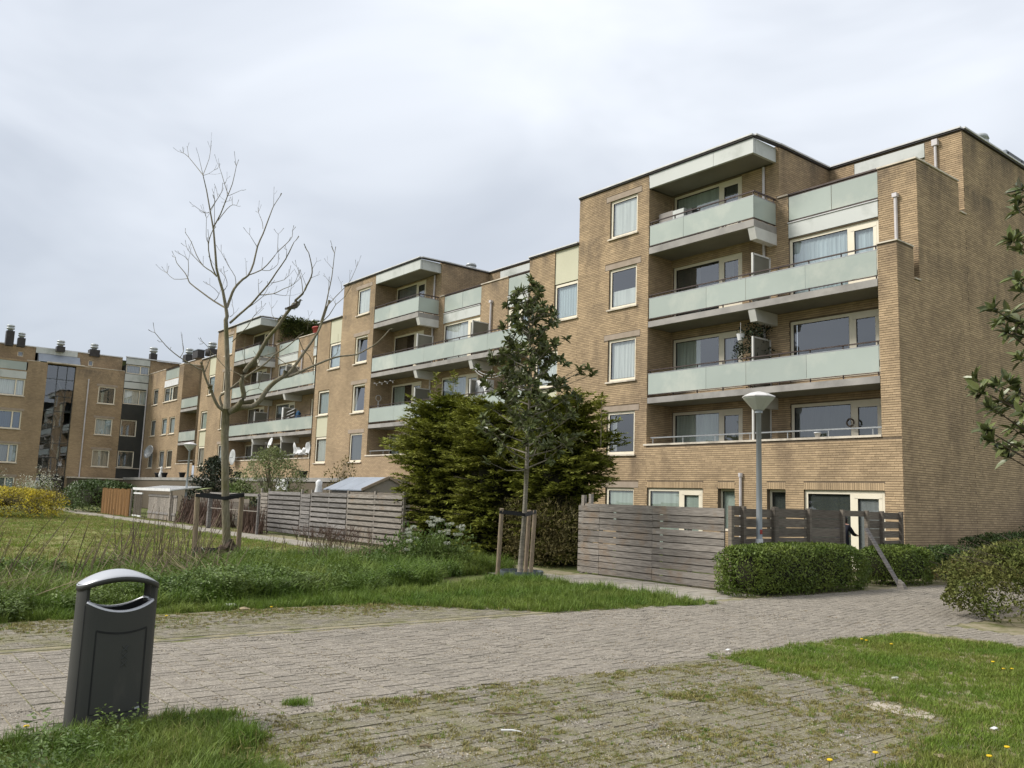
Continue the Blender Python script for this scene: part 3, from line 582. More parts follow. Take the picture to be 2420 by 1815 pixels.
# ---- block D: the last one before the corner, and wing E square to it
root = thing('apartment_block', 'short brick apartment block in the far corner, dish beside its lowest windows', 'apartment block', (-75.3, 24, 0), group='stepped brick blocks of one terrace')
wl = MB(); dk = MB()
w3 = [(-80.45, -78.98), (-77.2, -75.75), (-75.1, -73.58)]
opsD = [(a, b, 3.36, 4.85) for a, b in w3]+[(a, b, 6.2, 7.66) for a, b in w3]+[(-80.45, -78.98, 9.0, 10.45), (-77.25, -73.5, 9.05, 10.32)]
holes_grid(wl, FY, -82.3, -72.35, 0, 11.98, opsD+[(-77.2, -73.55, 11.0, 12)]); holes_grid(wl, FY, -72.35, -68.3, 0, 3.62, [])
side_wall(wl, -72.35, 22.4, 23.9, 3.6, 11.98, 1); side_wall(wl, -68.3, 22.4, 23.9, 3.6, 11.8, -1)
holes_grid(wl, Frame('Y', 23.9), -72.35, -68.3, 2.75, 8.1, [(-70.9, -68.5, 2.95, 4.9), (-70.9, -68.5, 5.7, 7.6)]); holes_grid(wl, Frame('Y', 23.9), -72.35, -68.3, 8.1, 10.9, [])
holes_grid(wl, Frame('Y', 25.2), -82.3, -76.5, 10.8, 13.3, [(-80.4, -80.0, 12, 12.7)]); side_wall(wl, -76.5, 25.2, 27.5, 10.8, 13.3, 1); holes_grid(wl, Frame('Y', 27.5), -76.5, -67.8, 10.8, 13.4, [(-72.6, -72.0, 11.6, 12.6)])
wl.build('wall', [bricktex, dark_in], root)
for o in opsD[:7]: window(root, FY, o[0], o[1], o[2], o[3], random.choice(['grey', 'dark', 'blue', 'dark']), 0, fr=.09)
window(root, FY, -77.25, -73.5, 9.05, 10.32, ['dark', 'white', 'dark'], 0, mull=[-75.75, -75.0], fr=.09)
fascia(root, 'fascia_panel', FY, -77.25, -73.5, 10.36, 10.92, m=white_m, d=(-.1, .02)); g_ = MB(); fbox(g_, FY, -77.2, -73.55, 11.0, 11.85, -.05, -.02); g_.build('glass_panel', glassp, root)
r_ = MB(); r_.bar(FY.P(-77.2, 11.9, 0), FY.P(-73.55, 11.9, 0), .06, .06); r_.build('terrace_railing', rail_d, root)
for s0, s1, gb, gt, h in ((7.92, 8.13, 8.24, 8.95, 9.05), (5.18, 5.38, 5.5, 6.22, 6.36)): balcony(root, FY, -72.33, -68.32, s0, s1, [-70.3], depth=1.5, gl=(gb, gt), hr=h)
window(root, Frame('Y', 23.9), -70.9, -68.5, 5.7, 7.6, 'dark', 0, mull=[-69.7], sill=False); window(root, Frame('Y', 23.9), -70.9, -68.5, 2.95, 4.9, 'dark', 0, mull=[-69.7], sill=False)
for a, b, z in ((-72.5, -68.3, 3.63), (-82.3, -77.25, 11.985), (-73.5, -72.33, 11.985)): c_ = MB(); fbox(c_, FY, a, b, z, z+.05, -.3, .04); c_.build('parapet_coping', coping_m, root)
c_ = MB(); c_.box(-72.6, -72.32, 22.71, 23.9, 11.985, 12.035); c_.build('parapet_coping', coping_m, root)
t_ = MB(); t_.bar((-82.3, 25.19, 13.33), (-76.48, 25.19, 13.33), .12, .07); t_.bar((-76.48, 25.19, 13.33), (-76.48, 27.5, 13.33), .12, .07); t_.bar((-76.5, 27.49, 13.43), (-64.8, 27.49, 13.43), .12, .07); t_.build('roof_trim', trim_w, root)
p_ = MB(); p_.tube([(-68.45, 23.8, 8.2), (-68.45, 23.8, 10.8)], .06, 8); p_.build('down_pipe', pipe_m, root); p_ = MB(); p_.tube([(-68.2, 26.9, 11), (-68.2, 26.9, 13.3)], .06, 8); p_.build('down_pipe', pipe_m, root)
h_ = MB(); h_.bar(FY.P(-72.2, 3.9, -.1), FY.P(-68.4, 3.9, -.1), .05, .05); h_.build('parapet_handrail', rail_l, root)

E_ = Frame('X', -82.3)
root = thing('apartment_block', 'shaded brick wing at the far left, square to the others, with a glazed stair tower', 'apartment block', (-85, 14, 0), group='stepped brick blocks of one terrace')
wl = MB(); we = [(18.2, 19.63)]
opsE = [(18.2, 19.63, 8.94, 10.48), (18.2, 19.63, 6.15, 7.63), (18.2, 19.63, 3.33, 4.83)]+[(8.8, 12.42, 8.97, 10.4), (8.8, 12.42, 6.17, 7.7), (8.8, 12.42, 3.34, 4.9), (8.8, 12.42, .6, 2.15), (8.8, 12.5, 11.18, 11.93)]+[(14.0, 16.25, 0, 12.0)]
holes_grid(wl, E_, 2, 20.28, 0, 12.05, opsE)
E2 = Frame('X', -83.2); holes_grid(wl, E2, 2, 20.2, 12.05, 13.4, [(11.75, 12.2, 12.45, 12.9), (17.35, 17.75, 12.3, 12.8), (13.1, 16.4, 12.2, 13.41)])
wl.box(-83.2, -82.32, 2, 13.2, 11.9, 12.04); wl.box(-83.2, -82.32, 16.5, 20.2, 11.9, 12.04)
wl.build('wall', [bricktex, dark_in], root)
for i, o in enumerate(opsE[:7]): window(root, E_, o[0], o[1], o[2], o[3], (['dark', 'blue', 'beige'] + [['white', 'white'], ['navy', 'navy'], ['grey', 'blue'], ['grey', 'blue']])[i], 0, mull=[11.75] if i > 2 else None, fr=.09, lintel=.15 if i not in (3,) else None)
for a, b in ((11.75, 12.2),): window(root, E2, a, b, 12.45, 12.9, 'dark', 0, fr=.06, sill=False)
window(root, E2, 17.35, 17.75, 12.3, 12.8, 'dark', 0, fr=.06, sill=False)
fascia(root, 'fascia_panel', E_, 8.8, 12.46, 10.45, 11.08, d=(-.1, .02)); g_ = MB(); fbox(g_, E_, 8.8, 12.4, 11.2, 11.92, -.06, -.03); g_.build('glass_panel', glassp, root)
# stair tower glazing: panes in an anodised grid, landings behind
tw = MB(); tp = []
rows = [0, 1.4, 2.35, 3.9, 5.15, 6.6, 7.92, 9.2, 10.7, 11.9]; cols = [14.02, 14.85, 15.6, 16.23]
for z in rows[:-1]: fbox(tw, E_, 14.0, 16.25, z, z+.05, -.3, -.24)
for u in cols: fbox(tw, E_, u-.025, u+.025, 0, 11.95, -.3, -.24)
st = tw.build('stair_glazing', steel_d, root)
for i in range(len(rows)-1):
    for j in range(3):
        g_ = MB(); g_.quad(E_.P(cols[j]+.025, rows[i]+.05, -.27), E_.P(cols[j+1]-.025, rows[i]+.05, -.27), E_.P(cols[j+1]-.025, rows[i+1], -.27), E_.P(cols[j]+.025, rows[i+1], -.27)); g_.build('pane', pane_m, st)
l_ = MB()
for z in (2.5, 5.25, 8.0, 10.7): fbox(l_, E_, 14.0, 16.25, z-.12, z+.1, -2, -.5); l_.bar(E_.P(14.9, z, -.9), E_.P(15.6, z-1.35, -.9), .9, .12)
l_.build('stair_landing', darkpanel, root)
for a, b, z, h_, d_ in ((13.95, 16.9, 12.06, .1, -.9), (12.4, 13.4, 12.05, .05, -.3), (16.92, 20.25, 12.05, .05, -.3)): c_ = MB(); fbox(c_, E_, a, b, z, z+h_, d_, .15 if h_ > .06 else .04); c_.build('parapet_coping', coping_m, root)
sl = MB(); sl.hexa([(-82.5, 13.3, 12.16), (-82.5, 16.6, 12.16), (-83.4, 16.6, 12.16), (-83.4, 13.3, 12.16), (-83.1, 13.3, 12.9), (-83.1, 16.6, 12.9), (-83.4, 16.6, 12.9), (-83.4, 13.3, 12.9)]); sl.build('sloped_zinc_roof', sheet_m, root)
fascia(root, 'fascia_panel', E2, 13.1, 16.4, 12.92, 13.38, d=(-.1, .1))
# end column of wing E: pale panels, dark spandrels and windows in a tall strip
st = MB(); holes_grid(st, E_, 20.28, 22.4, 0, 13.35, [(20.33, 22.38, 9.1, 10.45), (20.33, 21.7, 6.18, 7.67), (20.33, 21.7, 3.38, 4.85), (20.35, 22.38, 11.9, 12.72)]); st.build('spandrel_panel', [darkpanel, dark_in], root)
window(root, E_, 20.33, 22.38, 9.1, 10.45, ['white', 'white'], 0, mull=[21.7], sill=False, fr=.08); window(root, E_, 20.33, 21.7, 6.18, 7.67, 'brown', 0, sill=False, fr=.08); window(root, E_, 20.33, 21.7, 3.38, 4.85, 'dark', 0, sill=False, fr=.08); window(root, E_, 20.35, 22.38, 11.9, 12.72, 'grey', 0, mull=[21.6], sill=False, fr=.08)
for a, b in ((10.55, 11.12), (11.2, 11.85), (12.76, 13.3)): fascia(root, 'fascia_panel', E_, 20.3, 22.38, a, b, d=(-.02, .04))
s_ = MB(); fbox(s_, E_, 20.2, 22.4, 3.28, 3.35, -.05, .1); s_.build('sill', coping_m, root)
p_ = MB(); p_.tube([(-82.2, 17.32, 2.3), (-82.2, 17.32, 11)], .055, 8); p_.build('down_pipe', pipe_m, root); p_ = MB(); p_.tube([(-82.18, 22.3, 2.3), (-82.18, 22.3, 10.7)], .06, 8); p_.build('down_pipe', pipe_m, root)
t_ = MB(); t_.bar((-83.2, 2, 13.42), (-83.2, 20.2, 13.42), .14, .08); t_.bar((-82.25, 20.2, 13.4), (-82.25, 25.2, 13.4), .14, .08); t_.build('roof_trim', trim_w, root)
b_ = MB(); b_.box(-95, -83.4, 2, 24, 13.1, 13.2); b_.build('roof', trim_d, root); b_ = MB(); b_.box(-82.6, -82.35, 22.42, 25.15, 11.9, 13.34); b_.build('wall', bricktex, root)

# ================================================================== roof fittings
def gz(x, y, z): r = ray(x, y); t = (z-EYE)/r[2]; return np.array([r[0]*t, r[1]*t, z])
def cowl(q, label, box_h=.35, w=.5, s=1.0):
    p = np.array([q[0], q[1], q[2]])
    t = thing('roof_vent', label, 'roof vent', p, group='ventilation cowls on the flat roofs')
    b = MB(); b.box(p[0]-w, p[0]+w, p[1]-w, p[1]+w, p[2]-.4, p[2]+box_h); b.build('plinth', trim_d, t)
    c = MB(); z = box_h; c.lathe(p, [(.24*s, z), (.24*s, z+.18*s), (.36*s, z+.2*s), (.36*s, z+.36*s), (.27*s, z+.38*s), (.27*s, z+.44*s), (.38*s, z+.46*s), (.33*s, z+.6*s), (.1*s, z+.66*s)], 14); c.build('cowl', zinc_m, t, True)
    return t
cowl((-12.2, 29.9, 13.5), 'grey slotted roof cowl above the tall end wall', .62, .3, .9)
cowl(gz(1113, 640, 14.0), 'roof cowl just showing over the middle block', -.1, .3, .8)
cowl(gz(745, 778, 13.9), 'zinc roof cowl above the ivy covered roof terrace', .08, .4)
cowl(gz(447, 846, 13.8), 'zinc roof cowl on black box between corner block and bare tree', .25, .45)
cowl(gz(501, 831, 13.8), 'zinc roof cowl close left of the bare tree trunk', .2, .45)
cowl(gz(361, 852, 13.6), 'tall roof cowl on black box over the inner corner', .62, .3)
cowl(gz(222, 833, 13.6), 'zinc roof cowl right of the stair tower', .22, .42, .9)
cowl(gz(143, 821, 13.6), 'zinc roof cowl directly above the stair tower', .05, .33, .9)
cowl(gz(50, 809, 13.5), 'roof cowl beside the tall chimney at far left', .35, .28, .75)
cowl(gz(22, 806, 13.5), 'tall black chimney with zinc cowl at far left', .85, .3, .85)
p = gz(468, 840, 13.4); t = thing('roof_housing', 'black box housing on the roof of the corner block', 'roof housing', p); b = MB(); b.box(p[0]-.6, p[0]+.8, p[1]-.3, p[1]+.3, p[2]-.3, p[2]+.38); b.build('housing', trim_d, t); b = MB(); b.box(p[0]-.65, p[0]+.85, p[1]-.35, p[1]+.35, p[2]+.38, p[2]+.44); b.build('lid', sheet_m, t)
p = (-13.2, 33, 13.5); t = thing('roof_housing', 'long slate grey roof box above the end wall', 'roof housing', p); b = MB(); b.box(-14.4, -12.2, 32.2, 40, 13.2, 14.86); b.build('housing', sheet_m, t); b = MB(); [b.box(-12.195, -12.16, y, y+1.1, 13.4, 14.8) for y in (32.3, 33.5, 34.7, 35.9, 37.1)]; b.build('cladding_sheet', darkpanel, t)

# ================================================================== things on the balconies
def dish(p, label, r, nrm, m=dish_m):
    t = thing('satellite_dish', label, 'satellite dish', p); n = Vector(nrm).normalized(); q = n.to_track_quat('Z', 'Y')
    V = MB(); V.lathe((0, 0, 0), [(.01, 0), (r*.5, .03*r/.4), (r*.8, .08*r/.4), (r, .13*r/.4), (r*.98, .14*r/.4), (r*.78, .1*r/.4), (.01, .02)], 20)
    V.v = [tuple(Vector(p)+q @ Vector(v)) for v in V.v]; V.build('dish', m, t, True)
    a = MB(); a.tube([Vector(p)-n*.02+Vector((0, 0, -r*.8)), Vector(p)+n*r*1.1+Vector((0, 0, -.1))], .012, 5); a.tube([Vector(p)+n*r*1.1+Vector((0, 0, -.13)), Vector(p)+n*r*1.1+Vector((0, 0, -.04))], .035, 6); a.tube([Vector(p), Vector(p)-n*.25, Vector(p)-n*.25+Vector((0, 0, -r*1.6))], .02, 5); a.build('arm', rail_l, t); return t
dish(onY(642, 1048, 22.35), 'white satellite dish hung below the second balcony row', .36, (-.1, -1, .3), white_m)
dish(onY(355, 1069, 22.0), 'round grey satellite dish covering the lowest corner block window', .6, (.35, -1, .3), rail_l)
d_ = onY(553, 1084, 22.2); t = thing('satellite_dish', 'half hidden pale dish lying on the coping beside the bare trunk', 'satellite dish', d_); b = MB(); b.lathe((0, 0, 0), [(.01, 0), (.3, .03), (.55, .12), (.54, .14), (.3, .06), (.01, .03)], 20); b.v = [tuple(Vector(d_)+Vector((v[0], -v[2], v[1]+.1))) for v in b.v]; b.build('dish', dish_m, t, True); b = MB(); b.tube([Vector(d_)+Vector((0, -.1, .1)), Vector(d_)+Vector((0, -.4, .02))], .02, 5); b.build('arm', rail_l, t)
# laundry
t = thing('laundry', 'white crumpled laundry hung over the lowest balcony rail', 'laundry', onY(713, 1070, 22.3)); b = MB(); a0, a1 = onY(695, 1060, 22.3)[0], onY(731, 1060, 22.3)[0]; nx, ny = 26, 8
for i in range(nx+1):
    for j in range(ny+1):
        u = i/nx; v = j/ny; sag = .45*math.sin(math.pi*u)*(1-v); b.v.append((a0+(a1-a0)*u, 22.28-.08*math.sin(u*31)*(.3+v)-.05*math.sin(v*5+u*9), 4.72-sag-.75*v+.06*math.sin(u*23)))
for i in range(nx):
    for j in range(ny): k = i*(ny+1)+j; b.f.append((k, k+1, k+ny+2, k+ny+1)); b.m.append(0)
b.build('sheet', white_m, t, True)
def pot(p, label, s=1, plant=None, m=terracotta, grp=None):
    t = thing('plant_pot', label, 'plant pot', p, group=grp); b = MB(); b.lathe(p, [(.1*s, 0), (.15*s, .2*s), (.165*s, .2*s), (.165*s, .25*s), (.13*s, .25*s)], 12); b.build('pot', m, t, True)
    if plant: V = leafcloud(np.array([[p[0], p[1], p[2]+.4*s]]), .18*s, 60, .12*s, .05*s); leafobj('plant', V, plant, t)
    return t
# ------------------------------------------------------------------ leaf builders
def unit(v): return v/np.maximum(np.linalg.norm(v, axis=-1, keepdims=True), 1e-6)
def leaves(C, D, Nn, L, W, fold=.25, quads=2):
    """arrays of leaves: C bases, D axis, Nn face normals, L length, W width -> (V, F)"""
    n = len(C); L = np.broadcast_to(np.asarray(L, float), (n,))[:, None]; W = np.broadcast_to(np.asarray(W, float), (n,))[:, None]
    D = unit(D); S = unit(np.cross(D, Nn)); U = np.cross(S, D)
    if quads == 2:
        V = np.stack([C, C+D*L*.35-S*W*.5+U*W*fold, C+D*L*.72-S*W*.38+U*W*fold*.8-U*L*.03, C+D*L-U*L*.08, C+D*L*.72+S*W*.38+U*W*fold*.8-U*L*.03, C+D*L*.35+S*W*.5+U*W*fold], 1)
        F = np.array([[0, 1, 2, 3], [0, 3, 4, 5]]); k = 6
    else:
        V = np.stack([C, C+D*L*.45-S*W*.5, C+D*L, C+D*L*.45+S*W*.5], 1); F = np.array([[0, 1, 2, 3]]); k = 4
    return V.reshape(-1, 3), (np.arange(n)[:, None, None]*k+F[None]).reshape(-1, 4)
def leafobj(name, VF, m, parent=None, kind=None): return tag(npmesh(name, VF[0], VF[1], m, parent), kind=kind)
def merge(*P):
    o = 0; V = []; F = []
    for v, f in P: V.append(v); F.append(f+o); o += len(v)
    return np.concatenate(V), np.concatenate(F)
def rnd(n): return unit(rng.normal(size=(n, 3)))
def leafcloud(C, r, per, L, W, up=.3, quads=2, fold=.25):
    n = len(C)*per; c = np.repeat(C, per, 0); d = rnd(n); pos = c+d*(r*rng.random((n, 1))**.45); D = unit(d+rnd(n)*.7+np.array([0, 0, up])); N_ = unit(rnd(n)*.8+np.array([0, 0, 1])); l = L*rng.uniform(.7, 1.2, n)
    return leaves(pos, D, N_, l, l*W/L, fold, quads)
def rosettes(C, A, per=12, L=.17, W=.065):
    n = len(C)*per; c = np.repeat(C, per, 0); a = np.repeat(unit(A), per, 0); s = unit(np.cross(a, rnd(n))); th = rng.uniform(.35, 1.55, (n, 1)); D = a*np.cos(th)+s*np.sin(th)-np.array([0, 0, 1])*rng.uniform(0, .5, (n, 1))*np.sin(th)
    pos = c-a*rng.uniform(0, .07, (n, 1)); N_ = unit(a-D*.3+rnd(n)*.25); l = L*rng.uniform(.65, 1.15, n); return leaves(pos, D, N_, l, l*W/L, .22)
def blobcore(name, fn, m, parent, nu=26, nv=14):
    """closed lumpy inner body given by fn(u in 0..1 round, v in 0..1 up) -> point"""
    V = [fn(i/nu, j/nv) for j in range(nv+1) for i in range(nu)]; F = [(j*nu+i, j*nu+(i+1) % nu, (j+1)*nu+(i+1) % nu, (j+1)*nu+i) for j in range(nv) for i in range(nu)]
    return npmesh(name, np.array(V), np.array(F), m, parent, smooth=True)
core_m = mat('dark blocking core', (.018, .02, .009, 1), (.03, .026, .015, 1), .95, 9)  # for bodies added inside foliage, dark so no light comes through

def hedge(name, label, cat, x0, x1, y0, y1, h, m, n, L=.05, W=.028, rnd_=.25, lump=.06, inset=.1, squash=4.0, ground=True, loc=None, stick=0):
    """clipped or loose shrub: leaves over a super-ellipsoid with an added dark core that blocks light"""
    c = ((x0+x1)/2, (y0+y1)/2); t = thing(name, label, cat, (c[0], c[1], 0)); hx, hy = (x1-x0)/2, (y1-y0)/2
    ph = rng.uniform(0, 6, 6)
    def surf(a, e, k=1.0):
        ca, sa, ce, se = np.cos(a), np.sin(a), np.cos(e), np.sin(e); p = 2/squash; ce = np.where(e < 0, np.abs(ce)**.25, ce)
        f = lambda v: np.sign(v)*np.abs(v)**p
        l = 1+lump*(np.sin(a*5+ph[0]+e*3)+np.sin(a*9+ph[1]-e*5)*.6+np.sin(a*14+e*8+ph[2])*.4)
        return np.stack([c[0]+hx*k*f(ce)*f(ca), c[1]+hy*k*f(ce)*f(sa), h*.5+h*.5*k*f(se)], -1)
    kk = 1-(inset+lump*.6*min(hx, hy))/min(hx, hy, h/2)
    blobcore('blocking_core', lambda u, v: surf(np.array(u*2*math.pi), np.array((v-.5)*math.pi*.98), kk), core_m, t, 40, 18)  # added closed body, stops light passing between the leaves
    # points spread evenly over a cube, drawn in to the super-ellipsoid
    fa = rng.choice(3, n, p=np.array([hy*h, hx*h, hx*hy*2])/(hy*h+hx*h+hx*hy*2)); Qc = rng.uniform(-1, 1, (n, 3)); sgn = np.where(rng.random(n) < .5, -1., 1.); sgn = np.where((fa == 2) & (sgn < 0) & (rng.random(n) < .8), 1., sgn); Qc[np.arange(n), fa] = sgn
    Qc = Qc/(np.abs(Qc)**squash).sum(1, keepdims=True)**(1/squash); az = np.arctan2(Qc[:, 1], Qc[:, 0]); ez = Qc[:, 2]
    hrr = np.maximum((np.abs(Qc[:, :2])**squash).sum(1)**(1/squash), .25); kx = np.where(Qc[:, 2] < 0, (1/hrr)**.85, 1.)[:, None]; Qc[:, :2] *= np.minimum(kx, 1/hrr[:, None])
    l_ = 1+lump*(np.sin(az*5+ph[0]+ez*3)+np.sin(az*9+ph[1]-ez*5)*.6+np.sin(az*14+ez*8+ph[2])*.4)
    P = np.stack([c[0]+hx*Qc[:, 0]*l_, c[1]+hy*Qc[:, 1]*l_, h*.5+h*.5*Qc[:, 2]*(1+lump*.5*np.sin(az*4+ph[3]))], 1)
    nr = unit(np.sign(Qc)*np.abs(Qc)**(squash-1)/np.array([hx, hy, h/2])); P = P-nr*(rng.random((n, 1))**2*inset*1.3-.01)+rnd(n)*.02
    D = unit(rnd(n)+nr*.5+np.array([0, 0, .25])); N_ = unit(nr+rnd(n)*rnd_*3); l = L*rng.uniform(.6, 1.3, n)
    leafobj('foliage', leaves(P, D, N_, l, l*W/L, .2, 1), m, t)
    if stick:
        b = MB()
        for i in range(stick):
            a_, e_ = np.array(rng.uniform(0, 6.28)), np.array(rng.uniform(.1, 1.3)); p0 = surf(a_, e_, .8); p1 = surf(a_, e_, rng.uniform(1.02, 1.18))+np.array([0, 0, rng.uniform(.02, .18)]); b.tube([p0, p1], [.006, .003], 4)
        tag(b.build('shoot', twig_m, t), kind='stuff')
    return t
hedge('box_hedge', 'long clipped box hedge below the street lamp, beside the leaning plank', 'hedge', -10.75, -9.72, 13.35, 18.0, .93, leaf_box, 32000, inset=.1, lump=.03, squash=3.6)
hedge('box_hedge', 'smaller clipped hedge just behind the leaning plank', 'hedge', -10.9, -9.85, 18.85, 21.1, .86, leaf_box, 14000, inset=.1, lump=.03, squash=3.4)
hedge('loose_shrub', 'large loose olive shrub at the right edge of the picture', 'shrub', -7.15, -2.6, 14.0, 18.8, 1.3, leaf_cot, 52000, L=.06, W=.032, inset=.2, lump=.07, squash=2.2, rnd_=.5, stick=120)
for (x0, x1, y0, y1, h, n, lb) in ((-11.2, -9.9, 21.3, 24.4, .8, 7000, 'low dark shrub at the foot of the end wall, nearest the hedge'), (-11.1, -9.2, 24.2, 28.0, 1.15, 8000, 'dark shrub halfway along the foot of the end wall'), (-11.0, -8.6, 27.8, 33, 1.7, 8000, 'tall dark shrub at the far end of the end wall')):
    hedge('wall_shrub', lb, 'shrub', x0, x1, y0, y1, h, leaf_cov, n, L=.07, W=.045, inset=.25, lump=.16, squash=2.4, rnd_=.5, stick=25)
hedge('loose_shrub', 'sprawling brownish shrub between the walkway and the end wall', 'shrub', -10.1, -7.6, 20.2, 25.5, .62, leaf_yg, 9000, L=.06, W=.03, inset=.25, lump=.16, squash=2.3, rnd_=.6, stick=120)
hedge('garden_hedge', 'dark evergreen hedge left of the orange reed screen', 'hedge', -64, -57.6, 12.3, 16.0, 1.95, leaf_cov, 9000, L=.14, W=.08, inset=.3, lump=.1, squash=3)
f_ = hedge('forsythia', 'yellow flowering forsythia hedge at the left edge', 'shrub', -52, -46.2, 4.5, 9.5, 1.4, leaf_y, 9000, L=.09, W=.06, inset=.35, lump=.12, squash=2.6, stick=120)
leafobj('leaf_flush', leafcloud(np.stack([rng.uniform(-50.5, -46.6, 260), rng.uniform(5.5, 9.4, 260), rng.uniform(.3, 1.25, 260)], 1), .35, 22, .09, .05, quads=1), leaf_yg, f_)
cowp = thing('white_blossom_shrub', 'pale blossoming shrub rising behind the yellow forsythia', 'shrub', (-53, 9, 0))
V = rng.normal(size=(110, 3))*np.array([.7, .6, .35])+np.array([-53, 9.0, 1.6]); leafobj('blossom', leafcloud(V, .2, 12, .07, .05, quads=1), leaf_wh, cowp)
b = MB(); [b.tube([(-53+random.uniform(-.3, .3), 9.2+random.uniform(-.3, .3), 0), v], [.02, .006], 4) for v in V[::4]]; b.build('stem', stem_m, cowp); leafobj('foliage', leafcloud(V-np.array([0, 0, .4]), .3, 10, .09, .05, quads=1), herb_m, cowp)

def shrub_tree(name, label, p, r, h0, h1, m, n, L, W, trunk=.05, per=14):
    t = thing(name, label, 'shrub' if h1 < 4 else 'tree', p); C = []
    while len(C) < n:
        z = random.uniform(h0, h1); f = (z-h0)/(h1-h0); rr = r*(1-f**2.2)**.6*(.55+.45*min(1, f*4)); a = random.uniform(0, 6.28); q_ = rr*random.random()**.5; C.append((p[0]+q_*math.cos(a), p[1]+q_*math.sin(a), p[2]+z))
    C = np.array(C); leafobj('foliage', leafcloud(C, .2, per, L, W, quads=1), m, t)
    b = MB()
    for c in C[::max(1, n//60)]: b.tube([(p[0], p[1], p[2]), (p[0]+(c[0]-p[0])*.2, p[1]+(c[1]-p[1])*.2, (p[2]+c[2])*.5), tuple(c)], [trunk, trunk*.5, .006], 5)
    b.build('branch', bark_m, t); return t
shrub_tree('garden_shrub', 'pale yellow-green variegated shrub in a garden behind the slatted fence', (-40.6, 17.2, 0), 2.2, .4, 3.75, leaf_var, 520, .13, .06)
shrub_tree('garden_shrub', 'dark glossy shrub left of the bare tree trunk', (-47.9, 17.0, 0), 1.7, .3, 3.3, leaf_dk, 520, .15, .08)
shrub_tree('garden_shrub', 'low bright green bush under the pale variegated shrub', (-41.9, 16.2, 0), 1.2, .4, 2.0, herb_m, 160, .14, .08)
shrub_tree('garden_shrub', 'dark low bush framed by the empty garden frame', (-36.5, 15.6, 0), 1.5, .1, 1.35, leaf_dk, 220, .13, .07)
shrub_tree('rose_bush', 'thin rose bush showing above the slatted fence beside the shed', (-33.8, 17.6, 0), .9, 1.0, 3.1, leaf_yg, 70, .12, .07, .02, 8)

# ------------------------------------------------------------------ ivy, planters, clutter on the terraces
t = thing('ivy', 'green ivy trailing down the side wall of the third block roof terrace', 'climbing plant', (-56.3, 25, 11)); C = []
for i in range(420):
    y = random.uniform(23.7, 26.6); z = 13.75-abs(random.gauss(0, .75)); C.append((-56.25+random.uniform(0, .2), y, max(z, 11.0)))
leafobj('foliage', leafcloud(np.array(C), .22, 12, .13, .1, quads=1), leaf_ivy, t); b = MB(); [b.tube([c, (c[0]-.05, c[1]+.2, c[2]-.7)], .012, 4) for c in C[::9]]; b.build('stem', twig_m, t)
p = gz(728, 785, 11.95)
t = thing('red_tub', 'red plastic tub standing behind the roof terrace parapet', 'tub', (-51.2, 24.3, 11.5)); b = MB(); b.lathe((-51.0, 24.4, 11.5), [(.5, 0), (.62, .8), (.66, .8), (.66, .9), (.58, .9)], 18); b.build('tub', terracotta, t, True); b = MB(); b.tube([(-51.6, 24.4, 12.2), (-51.4, 24.4, 12.7), (-50.7, 24.4, 12.7), (-50.4, 24.4, 12.2)], .03, 6); b.build('handle', white_m, t)
def boxthing(name, label, cat, x0, x1, y0, y1, z0, z1, m, lidm=None):
    t = thing(name, label, cat, ((x0+x1)/2, (y0+y1)/2, z0)); b = MB(); b.box(x0, x1, y0, y1, z0, z1-.04); b.build('body', m, t); b = MB(); b.box(x0-.02, x1+.02, y0-.02, y1+.02, z1-.04, z1); b.build('lid', lidm or m, t); return t
t = thing('carton_stack', 'grey boxes stacked in the left corner of the top balcony', 'box', (-19.9, 22.9, 10.86)); b = MB(); b.box(-20.4, -19.75, 22.75, 23.3, 10.87, 12.15); b.build('tall_box', shedw_m, t); b = MB(); b.box(-19.7, -19.2, 22.7, 23.2, 10.87, 12.1); b.build('pale_box', fascia_m, t); b = MB(); b.box(-19.15, -18.9, 22.8, 23.3, 10.87, 12.05); b.build('dark_box', darkpanel, t)
t = thing('hanging_plants', 'dark climbing plants filling the party wall corner, third balcony row from the top', 'plant', (-16.6, 23, 5.4)); C = np.stack([rng.uniform(-17.0, -16.15, 130), rng.uniform(22.7, 23.5, 130), rng.uniform(5.5, 7.5, 130)], 1); leafobj('foliage', leafcloud(C, .16, 12, .11, .06, quads=1), leaf_dk, t); b = MB(); b.lathe((-16.75, 22.65, 7.0), [(.09, 0), (.13, .2), (.14, .22), (.1, .22)], 12); b.tube([(-16.75, 22.65, 7.2), (-16.75, 22.65, 7.6)], .006, 4); b.build('hanging_pot', white_m, t)
pot((-13.95, 22.5, 3.752), 'small white pot on the lowest balcony coping', .6, None, white_m)
t = thing('door_wreath', 'round wreath hanging on the lowest balcony door', 'wreath', (-13.45, 23.5, 4.3)); b = MB(); a = [(-13.5+.11*math.cos(k*math.pi/8), 23.52, 4.25+.11*math.sin(k*math.pi/8)) for k in range(17)]; b.tube(a, .028, 6); b.build('ring', twig_m, t)
tb = thing('air_conditioner', 'white unit standing on the middle block second balcony', 'air conditioner', (-31.2, 23, 5.4)); b = MB(); b.box(-31.6, -30.6, 22.8, 23.2, 5.9, 7.0); b.build('casing', white_m, tb); b = MB(); b.lathe((0, 0, 0), [(.3, 0), (.3, .03), (.05, .03)], 16); b.v = [(-31.1+v[0], 22.79-v[2], 6.45+v[1]) for v in b.v]; b.build('fan_grille', rail_l, tb)
